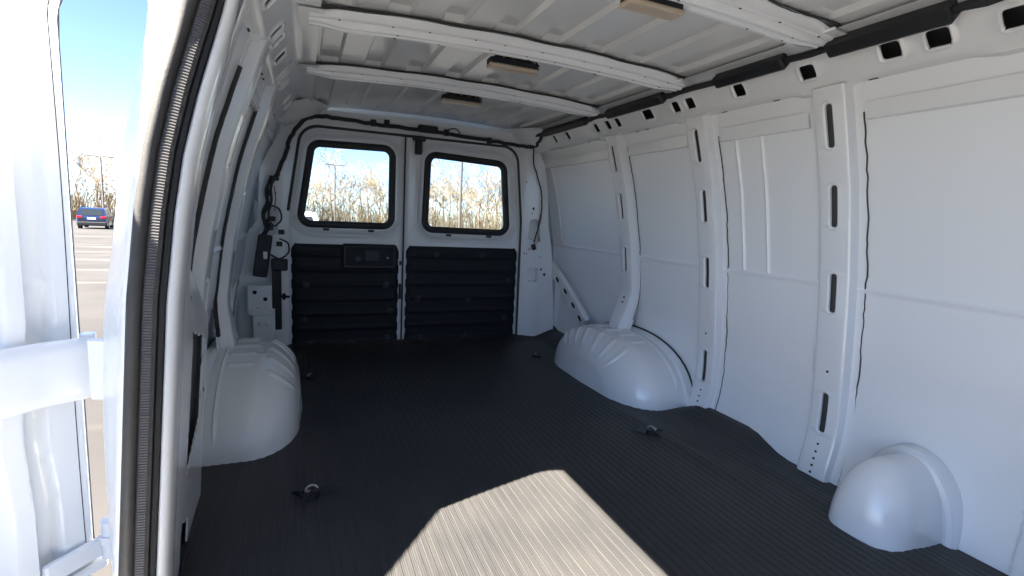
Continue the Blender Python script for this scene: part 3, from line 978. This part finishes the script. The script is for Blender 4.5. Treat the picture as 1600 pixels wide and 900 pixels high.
for s_, xw in ((1, .952), (-1, .905)):
    pth_ = []; rr = random.Random(5)
    for k in range(60):
        th = .10 + (math.pi - .2) * k / 59; c = math.cos(th)
        pth_.append((s_ * (xw - .002), 2.015 + .4415 * math.copysign(abs(c) ** .86, c) + rr.uniform(-.001, .001), .272 * abs(math.sin(th)) ** .86 - .012))
    part(MB().tube(pth_, .004, 6), 'seam_sealer', 'mastic')
def filler():
    vs = []; fs = []; nt = 48; xw, D, fil, yc, a, H = .95, .238, .12, .745, .098, .208
    prof = [(D - fil) * k / 6 for k in range(7)] + [D - fil + fil * math.sin(k / 18 * math.pi / 2) for k in range(1, 19)]
    for q in prof:
        t = max(0, (q - (D - fil)) / fil)
        ky = (max(0, 1 - t ** 2.8)) ** (1 / 2.8); kz = (max(0, 1 - t ** 2.4)) ** (1 / 2.4)
        for j in range(nt + 1):
            th = math.pi * j / nt; c = math.cos(th); sn = math.sin(th)
            vs.append((xw - q, yc + a * ky * math.copysign(abs(c) ** .92, c) + .02 * q, (H * max(kz, .001) * abs(sn) ** .92) - .012))
    n = nt + 1
    for i in range(len(prof) - 1):
        for j in range(nt): fs.append((i * n + j, i * n + j + 1, (i + 1) * n + j + 1, (i + 1) * n + j))
    own(mesh('filler_cover', vs, fs, 'paint', VAN, 70))
filler()
fl = MB(); pth = []
for k in range(25):
    th = math.pi * k / 24; pth.append((.935, .748 + .124 * math.cos(th), max(0, .205 * math.sin(th)) - .0))
def frf(i):
    th = math.pi * i / 24; return Vector((0, math.cos(th), math.sin(th))), Vector((-1, 0, 0))
fl.sweep(pth, [(-.03, -.02), (-.03, .010), (-.026, .020), (-.014, .026), (-.002, .024), (.006, .014), (.008, -.02)], False, frf)
part(fl, 'filler_flange', 'paint')
# small lower gussets at the wheel housing's front end
part(MB().tube([(.93, 1.60, .05), (.925, 1.565, .02), (.92, 1.555, -.02)], [.02, .024, .02], 8), 'sill_gusset', 'paint')

# ---- floor pan under the mat, and lower sills
part(MB().box((.02, 1.08, -.06), (.965, 1.86, .03)), 'floor_pan', 'paint', 0)

# front edge trim of the driver wall (next pillar, at the picture's edge)
o, f, cu = pillar(.465, 1, [], 1.172, -.02)

# ---- cab end of the shell, ahead of the load space (lets daylight in through its glass)
mb = MB(); cz = [-.10, .35, .62, 1.12, 1.20, 1.29]; cx = [1.0, .99, .96, .84, .80, .70]
for s in (-1, 1):
    for (k0, k1, y0, y1) in ((0, 2, -2.1, -.75), (3, 5, -1.62, -.75), (2, 3, -.95, -.75)):
        for k in range(k0, k1):
            mb.add([(s * cx[k], y0, cz[k]), (s * cx[k], y1, cz[k]), (s * cx[k + 1], y1, cz[k + 1]), (s * cx[k + 1], y0, cz[k + 1])], [(0, 1, 2, 3)])
part(mb, 'cab_side', 'paint', 0)
part(MB().box((0, -1.16, 1.345), (.86, .42, .012), .004), 'cab_roof', 'paint')
part(MB().box((0, -1.95, .27), (.97, .20, .36), .05), 'dashboard', 'black')
part(MB().box((0, -1.30, -.05), (.97, .58, .03), .01), 'cab_floor', 'black')
part(MB().add([(-.93, -2.10, .62), (.93, -2.10, .62), (.78, -1.58, 1.28), (-.78, -1.58, 1.28)], [(0, 1, 2, 3)]), 'windscreen', 'glass', 0)

# ---- passenger door-opening post
def sealx(z): return -interp([(-.15, .876), (.10, .863), (.35, .846), (.60, .829), (.75, .812), (.85, .796), (.95, .772), (1.05, .743), (1.12, .720), (1.2, .696)], z)
def outx(z): return -cinterp([(-.2, .965), (.1, .968), (.35, .965), (.55, .953), (.65, .938), (.9, .902), (1.14, .846), (1.25, .81)], z)
SY = 1.0
def opening_path(off=0.0, n=60):
    """post from the sill up, round the corner, forward along the header"""
    pts = []
    r = .17; zt = 1.195
    for k in range(n):
        z = -.14 + (zt - r + .14) * k / (n - 1); pts.append((sealx(z), SY + .03 * smoothstep(.5, .1, z) * 0, z))
    for k in range(1, 13):
        a = k / 12 * math.pi / 2
        z = zt - r + r * math.sin(a); y = SY - r + r * math.cos(a); pts.append((sealx(z), y, z))
    for k in range(1, 20): pts.append((sealx(zt), SY - r - (SY - r + .65) * k / 19, zt))
    return [Vector(p) for p in pts]
OP = opening_path()
def opframe(i):
    t = (OP[min(i + 1, len(OP) - 1)] - OP[max(i - 1, 0)]).normalized()
    A = Vector((1, 0, 0)); A = (A - t * A.dot(t)).normalized()      # inboard
    B = A.cross(t).normalized()                                     # into the opening (+/-)
    if B.y > 0 and i < 70: B = -B
    if i >= 70 and B.z > 0: B = -B
    return A, B
# jamb: sheet from the seal flange outwards and rearwards to the outer body
mb = MB(); prof = [(.030, -.06), (.018, -.004), (.0, -.004), (-.03, -.006), (-.045, -.02), (-.060, -.06), (-.078, -.12), (-.090, -.17), (-.104, -.195)]
vs = []; fs = []
for i, p in enumerate(OP):
    A, B = opframe(i)
    for (a, b_) in prof:
        q = p + A * a + B * b_
        an = 0.0 if i < 60 else (math.pi / 2 if i > 71 else (i - 59) / 12 * math.pi / 2)
        j_ = prof.index((a, b_)) - len(prof)
        if j_ >= -3:
            off, up, inn = {-1: (.197, .066, -.0005), -2: (.160, .058, .012), -3: (.115, .045, .028)}[j_]
            zq = p.z + up * math.sin(an)
            tq = Vector((outx(zq) + inn, p.y + off * math.cos(an), zq))
            q = q.lerp(tq, .5) if j_ == -3 and an == 0 else tq
        vs.append(q)
n = len(prof)
for i in range(len(OP) - 1):
    for j in range(n - 1): fs.append((i * n + j, i * n + j + 1, (i + 1) * n + j + 1, (i + 1) * n + j))
own(mesh('door_jamb', vs, fs, 'paint', VAN, 50))
# rubber seals: outer bulb and ribbed inner strip
sb = MB().sweep([tuple(p) for p in OP], [(-.021 + .0115 * math.cos(k * .5236), .010 + .013 * math.sin(k * .5236)) for k in range(12)], False, opframe)
part(sb, 'weatherstrip_bulb', 'rubber', 50)
# ribbed strip: fine corrugation built along the path
fine = []
L_ = [0]
for a_, b_ in zip(OP, OP[1:]): L_.append(L_[-1] + (b_ - a_).length)
NS = 2400
rv = []; rf = []
prof2 = [(-.010, -.004), (-.010, .012), (-.006, .018), (.006, .018), (.011, .012), (.011, -.004)]
j = 0
for k in range(NS):
    s_ = L_[-1] * k / (NS - 1)
    while j < len(L_) - 2 and L_[j + 1] < s_: j += 1
    t = (s_ - L_[j]) / (L_[j + 1] - L_[j]); p = OP[j].lerp(OP[j + 1], t)
    A0, B0 = opframe(j); A1, B1 = opframe(j + 1); A = A0.lerp(A1, t).normalized(); B = B0.lerp(B1, t).normalized()
    g_ = 1.0 if k % 4 < 2 else .92
    for (a, b_) in prof2: rv.append(p + A * a + B * (b_ * g_ if b_ > .015 else b_))
n = len(prof2)
for k in range(NS - 1):
    for q in range(n - 1): rf.append((k * n + q, k * n + q + 1, (k + 1) * n + q + 1, (k + 1) * n + q))
own(mesh('weatherstrip_ribbed', rv, rf, 'ribrubber', VAN, 25))
sb = MB().sweep([tuple(p) for p in OP], [(.0115, -.012), (.0115, .008), (.015, .012), (.020, .009), (.021, -.012)], False, opframe)
part(sb, 'weatherstrip_lip', 'black', 50)
# smooth rolled inner flange of the post
mb = MB(); prof = [(.020, -.02), (.022, .002), (.026, .006), (.033, .002), (.038, -.012), (.038, -.050), (.034, -.085), (.010, -.10)]
vs = []; fs = []; cut = 72
for i, p in enumerate(OP):
    A, B = opframe(i)
    for (a, b_) in prof: vs.append(p + A * a * (1 if True else 0) + B * b_)
n = len(prof)
for i in range(len(OP) - 1):
    for j in range(n - 1): fs.append((i * n + j, i * n + j + 1, (i + 1) * n + j + 1, (i + 1) * n + j))
own(mesh('post_flange', vs, fs, 'paint', VAN, 60))
# inner post panel with large cut-outs
def POSTX(u, v): return sealx(v) + .034 - (.010 + .050 * smoothstep(.45, .65, v)) * smoothstep(1.08, 1.43, u)
def post_panel():
    h1 = polysdf([tuple(p) for p in rounded([(1.185, .17), (1.375, .245), (1.395, .44), (1.20, .50)], .012, 4)])
    h2 = polysdf([tuple(p) for p in rounded([(1.30, .68), (1.345, .685), (1.345, 1.03), (1.305, 1.05)], .012, 4)])
    h3 = polysdf([tuple(p) for p in rounded([(1.12, -.05), (1.22, -.05), (1.24, .06), (1.15, .10)], .012, 4)])
    h4 = rrect(1.235, .93, .012, .045, .011)
    us = lines(1.075, 1.435, .010); vs = lines(-.08, 1.16, .012, .008, [(.12, .55), (.66, 1.07)])
    def f(u, v, w):
        x = POSTX(u, v)
        x += 0.0
        return (x - w, u + .0, v)
    own(gridpanel('door_post_panel', us, vs, f, [h1, h2, h3, h4], 'paint', VAN, rim=.004))
    m2 = MB()
    for (u, v, r) in ((1.33, .60, .004), (1.36, .60, .004), (1.41, .30, .006), (1.25, .56, .004)):
        p = f(u, v, 0); m2.disc((p[0] - .001, p[1], p[2]), (1, 0, 0), r, .0018, 10)
    part(m2, 'bolt_hole_shade', 'hole_shade')  # black discs carrying the shade of small holes
post_panel()
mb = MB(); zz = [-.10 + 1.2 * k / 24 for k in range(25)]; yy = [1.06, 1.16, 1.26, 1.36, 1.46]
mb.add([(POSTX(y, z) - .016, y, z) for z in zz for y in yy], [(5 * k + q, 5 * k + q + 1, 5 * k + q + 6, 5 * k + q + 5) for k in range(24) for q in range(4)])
part(mb, 'post_shade_sheet', 'cavity_shade')  # added dark sheet so the cut-outs look shaded inside
# outer body side behind the post (closes the wall cavity, seen from outside through the gap)
vs = []; fs = []; zs = [-.35 + 1.65 * k / 20 for k in range(21)]
for z in zs:
    for y in (1.196, 1.6, 2.2, 2.98): vs.append((outx(max(-.2, min(1.25, z))), y, z))
for i in range(20):
    for j in range(3): fs.append((i * 4 + j, i * 4 + j + 1, (i + 1) * 4 + j + 1, (i + 1) * 4 + j))
own(mesh('body_side_outer', vs, fs, 'paint', VAN, 40))
# same for the driver side
vs = []; fs = []
for z in zs:
    for y in (-.75, .8, 2.98): vs.append((-outx(max(-.2, min(1.25, z))) + .03, y, z))
for i in range(20):
    for j in range(2): fs.append((i * 3 + j, i * 3 + j + 1, (i + 1) * 3 + j + 1, (i + 1) * 3 + j))
own(mesh('body_side_outer', vs, fs, 'paint', VAN, 40))
# sill step below the opening
part(MB().box((-.93, .25, -.17), (.09, .88, .05), .01), 'door_step', 'paint')

# ---- open side door leaf
def side_door():
    HX, HY = -1.020, 1.295
    e = empty('side_door', (HX, HY, 0), VAN); own(e); e.rotation_euler.z = R_(50)
    # inner panel, u runs outwards (-X), v up
    us = lines(0, .88, .012, .004, [(.03, .20)]); vs = lines(-.03, 1.28, .02, .008, [(.26, .52)])  # leaf lengthened out of view so its end shades the floor
    hole = rrect(.50, .86, .24, .20, .06)
    def f(u, v, w):
        # depth of pressing: tall shallow steps parallel to the hinge edge, bending towards the sill
        bend = .030 * smoothstep(.55, .30, v) - .012 * smoothstep(.30, .10, v)
        y = 0.0
        y += .024 * smoothstep(.044 + bend, .056 + bend, u)
        y -= .034 * smoothstep(.090 + bend * .6, .104 + bend * .6, u)
        y += .045 * smoothstep(.128 + bend, .150 + bend, u)
        y -= .006 * math.exp(-((u - .050 - bend) / .004) ** 2)
        y -= .012 * math.exp(-((v - .60) / .012) ** 2) * smoothstep(.05, .06, u) * smoothstep(.10, .09, u)
        y += .012 * smoothstep(.012, 0, u)
        return (-u, y + w - .15 * smoothstep(1.10, 1.30, v), v)  # unseen top leans in to shape the leaf's shadow on the floor
    gridpanel('inner_panel', us, vs, f, [hole], 'paint', e, rim=.02, smooth=50)
    # shut edge and outer skin
    mb = MB(); zs2 = [-.05 + 1.34 * k / 24 for k in range(25)]
    vs_ = []
    for z in zs2:
        l = .15 * smoothstep(1.10, 1.30, z)
        vs_ += [(-.003, .006 - l, z), (.006, .024 - l, z), (.004, .070 - l, z), (-.03, .078 - l, z), (-.885, .078 - l, z)]
    mb.add(vs_, [(i * 5 + j, i * 5 + j + 1, (i + 1) * 5 + j + 1, (i + 1) * 5 + j) for i in range(24) for j in range(4)])
    mb.build('outer_skin', 'paint', e, 50)
    MB().tube([(-.024 - .002 * math.sin(z * 6), .0005 - .15 * smoothstep(1.10, 1.30, z), z) for z in [-.02 + 1.22 * k / 60 for k in range(61)]], .0013, 6).build('edge_seam', 'darksteel', e)
    mb = MB(); mb.box((-.33, .035, -.055), (.345, .045, .012), .006); mb.build('bottom_flange', 'paint', e)
    mb = MB(); mb.tube([(-.03 - .6 * k / 20, -.004, -.020 + .002 * math.sin(k)) for k in range(21)], .006, 8); mb.build('bottom_seal', 'paint', e)
    # hinge strap: wide arm from the jamb across the inner panel
    mb = MB(); prof = []
    vs_ = []; fs_ = []; N = 24
    zz = [(.352, 0.0), (.360, -.012), (.385, -.016), (.455, -.016), (.472, -.012), (.482, 0.0)]
    for k in range(N + 1):
        u = .02 + .30 * k / N
        for (z, d) in zz: vs_.append((-u, d - .020 - .022 * smoothstep(.10, .02, u), z - .02 * smoothstep(.05, .25, u) * 0))
    n = len(zz)
    for k in range(N):
        for j in range(n - 1): fs_.append((k * n + j, k * n + j + 1, (k + 1) * n + j + 1, (k + 1) * n + j))
    mb.add(vs_, fs_)
    mb.tube([(-.012, -.030, .352), (-.012, -.030, .486)], .014, 14)
    mb.build('upper_hinge', 'paint', e, 50)
    mb = MB(); mb.tube([(.012, -.028, -.03), (.012, -.028, .055)], .020, 16); mb.tube([(.012, -.028, .005), (.012, -.028, .022)], .0235, 16)
    mb.box((.046, -.040, .055), (.030, .014, .020), .006); mb.box((-.05, -.012, -.005), (.06, .008, .022), .004)
    mb.build('lower_hinge', 'paint', e)
side_door()

part(MB().box((-.957, 1.183, .430), (.026, .006, .062), .003, Matrix.Rotation(R_(-25), 3, 'Z')), 'hinge_plate', 'paint')
# ---- tie-down rings bolted through the mat
def tie_down(x, y, a, sc=1.0):
    e = empty('tie_down_ring', (x, y, .004), VAN); own(e); e.rotation_euler.z = a; e.scale = (sc, sc, sc)
    v = []; 
    mb = MB()
    for ang in (0, 2.3, 3.9):
        c, s = math.cos(ang), math.sin(ang)
        L = .062 if ang == 0 else .045
        mb.add([(c * L, s * L, .001), (-s * .012, c * .012, .001), (-s * .008, c * .008, .020), (c * L * .9, s * L * .9, .008), (s * .012, -c * .012, .001), (s * .008, -c * .008, .020)],
               [(0, 3, 2, 1), (0, 4, 5, 3), (3, 5, 2), (1, 2, 5, 4)])
    mb.disc((0, 0, 0), (0, 0, 1), .020, .012, 14)
    mb.build('base_plate', 'black', e)
    r = MB(); r.tube([(.012 * math.cos(t * .35) + .004, .003 * t * .3, .012 + .012 * math.sin(t * .35)) for t in range(0, 10)], .0024, 8)
    r.build('loop', 'steel', e)
    MB().tube([(-.004, 0, .010), (-.004, 0, .017), (-.004, 0, .019)], [.008, .008, .005], 6).build('bolt_head', 'steel', e)
tie_down(.598, 1.405, 2.4, 1.25)
tie_down(-.577, 1.335, .3, 1.25)
tie_down(.612, 2.44, 1.2, .9)
tie_down(-.565, 2.34, .8, .9)

# ------------------------------------------------------------------ ribbed rubber mat (its own thing)
def floor_mat():
    pitch = .0242; xs = []
    k0 = int(-.97 / pitch) - 1
    for k in range(k0, 42):
        b = k * pitch
        xs += [(b, 0), (b + .0015, 1), (b + .0135, 1), (b + .0150, 0)]
    xs = [(x, h) for x, h in xs if -.94 < x < .945]
    ys = lines(-.74, 2.895, .045)
    vs = []; fs = []; keep = {}
    def lift(x, y):
        z = 0.0
        z += .045 * smoothstep(.80, .93, x) * smoothstep(1.10, 1.28, y) * smoothstep(1.62, 1.50, y)
        z += .055 * smoothstep(.78, .93, x) * smoothstep(2.38, 2.60, y)
        z += .010 * math.exp(-((x - .66 - .04 * math.sin(y * 3)) / .045) ** 2) * smoothstep(1.75, 1.50, y) * smoothstep(.85, 1.1, y)
        z += .006 * math.exp(-((x - .80) / .04) ** 2) * smoothstep(1.6, 1.2, y)
        z += .006 * smoothstep(-.68, -.60, x) * smoothstep(-.45, -.55, x) * math.exp(-((y - 1.25) / .12) ** 2)
        z += .0018 * math.sin(2.3 * x + 3.1 * y) * math.sin(4.1 * y - 1.7 * x)
        z += .02 * smoothstep(2.80, 2.895, y)
        return z
    for y in ys:
        for (x, h) in xs:
            vs.append((x, y, .002 + .0012 * h * (1 - .5 * smoothstep(.85, .9, abs(x))) + lift(x, y)))
    n = len(xs)
    for i in range(len(ys) - 1):
        for j in range(n - 1):
            if ys[i] < 1.10 and xs[j][0] < -.832: continue
            fs.append((i * n + j, i * n + j + 1, (i + 1) * n + j + 1, (i + 1) * n + j))
    o = mesh('floor_mat', vs, fs, 'mat', None, 20)
    tag(o, 'black ribbed rubber mat covering the whole floor inside the van', 'mat')
floor_mat()

# ------------------------------------------------------------------ things outside
def lamp_post(x, y, h, label):
    b = gz(y)
    e = empty('lamp_post', (x, y, b)); tag(e, label, 'lamp post', 'parking lot lamp posts')
    MB().tube([(0, 0, 0), (0, 0, .7)], .28, 14).build('base', 'label', e)
    MB().tube([(0, 0, .6), (0, 0, h * .5), (0, 0, h)], [.115, .10, .08], 10).build('pole', 'pole', e)
    for s in (-1, 1):
        MB().box((s * .75, 0, h + .05), (.55, .16, .06), .03).build('lamp_head', 'pole', e)
    MB().tube([(-.3, 0, h + .02), (.3, 0, h + .02)], .05, 8).build('arm', 'pole', e)
def at(u, Y): return (-.593 + u * Y, Y)
x, y = at(-.2935, 75); lamp_post(x, y, .77 + .0605 * 75 - gz(75), 'twin-headed lamp post seen beyond the open side door')
x, y = at(.0565, 78); lamp_post(x, y, .77 + .078 * 78 - gz(78), 'thin twin-headed lamp post seen through the left rear window')
x, y = at(.2995, 36); lamp_post(x, y, 8.6, 'tall near lamp post cut by the top of the right rear window')

def suv(name, x, y, rz, paint, label):
    e = empty(name, (x, y, gz(y))); e.rotation_euler.z = rz
    tag(e, label, 'car')
    # side profile, car points to +Y, rear at -Y
    lower = [(-2.30, .42), (-2.34, .60), (-2.32, 1.00), (-2.22, 1.08), (2.05, 1.02), (2.30, .85), (2.34, .50), (2.25, .30), (-2.2, .30)]
    W = .93; vs = []; n = len(lower)
    for xx, k in ((-W, .97), (-W * .94, 1.0), (W * .94, 1.0), (W, .97)):
        for (yy, zz) in lower: vs.append((xx, yy * k, zz if k == 1 else .35 + (zz - .35) * .96))
    # order so that the widest ring is inside
    fs = [(i * n + j, i * n + (j + 1) % n, (i + 1) * n + (j + 1) % n, (i + 1) * n + j) for i in range(3) for j in range(n)]
    fs += [tuple(range(n)), tuple(range(3 * n, 4 * n))[::-1]]
    MB().add(vs, fs).build('body', paint, e, 40)
    cab = [(-2.20, 1.05), (-1.95, 1.62), (-1.75, 1.70), (.35, 1.70), (.65, 1.62), (1.30, 1.05)]
    vs = []; n = len(cab)
    for s in (-1, 1):
        for (yy, zz) in cab: vs.append((s * (.90 - .16 * (zz - 1.05) / .65), yy, zz))
    fs = [(j, j + 1, n + j + 1, n + j) for j in range(n - 1)] + [tuple(range(n)), tuple(range(n, 2 * n))[::-1]]
    MB().add(vs, fs).build('cabin', paint, e, 30)
    # glass panels standing just proud of the cabin
    MB().add([(-.70, -2.185, 1.12), (.70, -2.185, 1.12), (.62, -1.985, 1.58), (-.62, -1.985, 1.58)], [(0, 1, 2, 3)]).build('rear_window', 'carglass', e, 0)
    MB().add([(-.78, 1.22, 1.12), (.78, 1.22, 1.12), (.68, .69, 1.60), (-.68, .69, 1.60)], [(0, 1, 2, 3)]).build('windscreen', 'carglass', e, 0)
    for s in (-1, 1):
        for (a, b, c, d) in ((-1.95, -1.15, -1.75, -1.15), (-1.05, -.15, -1.05, -.15), (-.05, 1.0, -.05, .50)):
            MB().add([(s * .892, a, 1.12), (s * .892, b, 1.12), (s * .78, d, 1.60), (s * .78, c, 1.60)], [(0, 1, 2, 3)]).build('side_window', 'carglass', e, 0)
        MB().box((s * .74, -2.30, .98), (.17, .06, .085), .03).build('tail_light', 'tail', e)
        MB().tube([(s * .70, -1.5, 1.73), (s * .70, -1.0, 1.76), (s * .70, .0, 1.76), (s * .70, .4, 1.72)], .022, 6).build('roof_rail', 'black', e)
        for yy in (-1.40, 1.42):
            w = MB().tube([(s * .72, yy, .35), (s * .95, yy, .35)], .35, 20).build('wheel', 'tyre', e)
            MB().tube([(s * .951, yy, .35), (s * .962, yy, .35)], [.24, .21], 16).build('rim', 'rim', w)
    MB().box((0, -2.33, .88), (.26, .01, .07), .004).build('licence_plate', 'label', e)
    MB().box((0, -2.30, .48), (.90, .10, .13), .04).build('rear_bumper', 'black', e)
suv('parked_suv', -16.25, 51.5, R_(10), 'carblue', 'dark blue sport utility car parked on the asphalt beyond the open side door')
suv('parked_suv', -1.22, 17.5, R_(8), 'carwhite', 'white sport utility car at the lower corner of the left rear window')

# ---- bare trees
def tree_mesh(seed, H, spread, m1, m2):
    rr = random.Random(seed); tr = MB(); br = MB()
    def seg(mb, p, q, r0, r1, n=4):
        mb.tube([p, q], [r0, r1], n, False)
    def grow(p, d, L, r, lev):
        n = 3 if lev < 2 else 2
        for k in range(n):
            d2 = (d + Vector((rr.uniform(-1, 1), rr.uniform(-1, 1), rr.uniform(-.5, .7))) * (.10 if lev == 0 else .26)).normalized()
            q = p + d2 * L / n
            seg(tr if lev == 0 else br, p, q, max(r, .019), max(r * .82, .016), 5 if lev < 2 else 3)
            p = q; d = d2; r *= .82
            if lev < 4:
                for c in range((1 if lev == 0 and k == 0 else 2) if lev < 3 else 2):
                    ax = Vector((rr.uniform(-1, 1), rr.uniform(-1, 1), rr.uniform(-.2, .5))).normalized()
                    d3 = (d * .75 + ax * spread).normalized(); d3.z = max(d3.z, .02)
                    grow(p, d3, L * rr.uniform(.48, .68), r * .55, lev + 1)
    grow(Vector((0, 0, -.3)), Vector((0, 0, 1)), H * .52, H * .014, 0)
    return tr, br
protos = []
for k, (H, sp) in enumerate(((11.5, .75), (9.5, .9), (10.5, .6), (8.2, 1.0), (12.5, .8))):
    protos.append(tree_mesh(40 + k, H, sp, 'bark', 'twig'))
pm = []
for k, (tr, br) in enumerate(protos):
    a = mesh('trunk', tr.v, tr.f, 'bark', None, 0); b = mesh('crown', br.v, br.f, 'twig' if k % 2 == 0 else 'twig2', None, 0)
    pm.append((a.data, b.data)); bpy.data.objects.remove(a); bpy.data.objects.remove(b)
tr_ = random.Random(11)
for k in range(60):
    Y = tr_.uniform(86, 112); u = -.42 + .92 * (k + tr_.uniform(.1, .9)) / 60
    x = -.593 + u * Y
    e = empty('bare_tree', (x, Y, gz(Y))); e.rotation_euler.z = tr_.uniform(0, 6.28); sc = tr_.uniform(.95, 1.35); e.scale = (sc, sc, sc)
    where = 'beyond the open side door' if u < -.2 else ('seen through the left rear window' if u < .17 else 'seen through the right rear window')
    look = ['tall pale', 'grey twiggy', 'narrow pale', 'low grey', 'large pale'][k % 5]
    tag(e, '%s bare tree in the wood edge %s' % (look, where), 'tree', 'bare trees of the wood edge')
    ta, tb = pm[k % 5]
    link(bpy.data.objects.new('trunk', ta), e); link(bpy.data.objects.new('crown', tb), e)
# undergrowth: countless dry stems
mb = MB()
for k in range(5200):
    Y = tr_.uniform(84, 118); u = tr_.uniform(-.46, .54); x = -.593 + u * Y
    h = tr_.uniform(2.0, 5.8); z = gz(Y); dx, dy = tr_.uniform(-1.1, 1.1), tr_.uniform(-.8, .8)
    r = tr_.uniform(.02, .045)
    p = [(x, Y, z - .1), (x + dx * .4, Y + dy * .4, z + h * .55), (x + dx * 1.6, Y + dy * 1.6, z + h)]
    mb.tube(p, [r, r * .8, r * .4], 3, False)
    q = Vector(p[1]); mb.tube([q, q + Vector((tr_.uniform(-.9, .9), tr_.uniform(-.5, .5), h * .35))], [r * .7, r * .3], 3, False)
o = mb.build('undergrowth', 'twig', None, 0)
tag(o, 'dense dry brush along the wood edge', 'brush', kind='stuff')
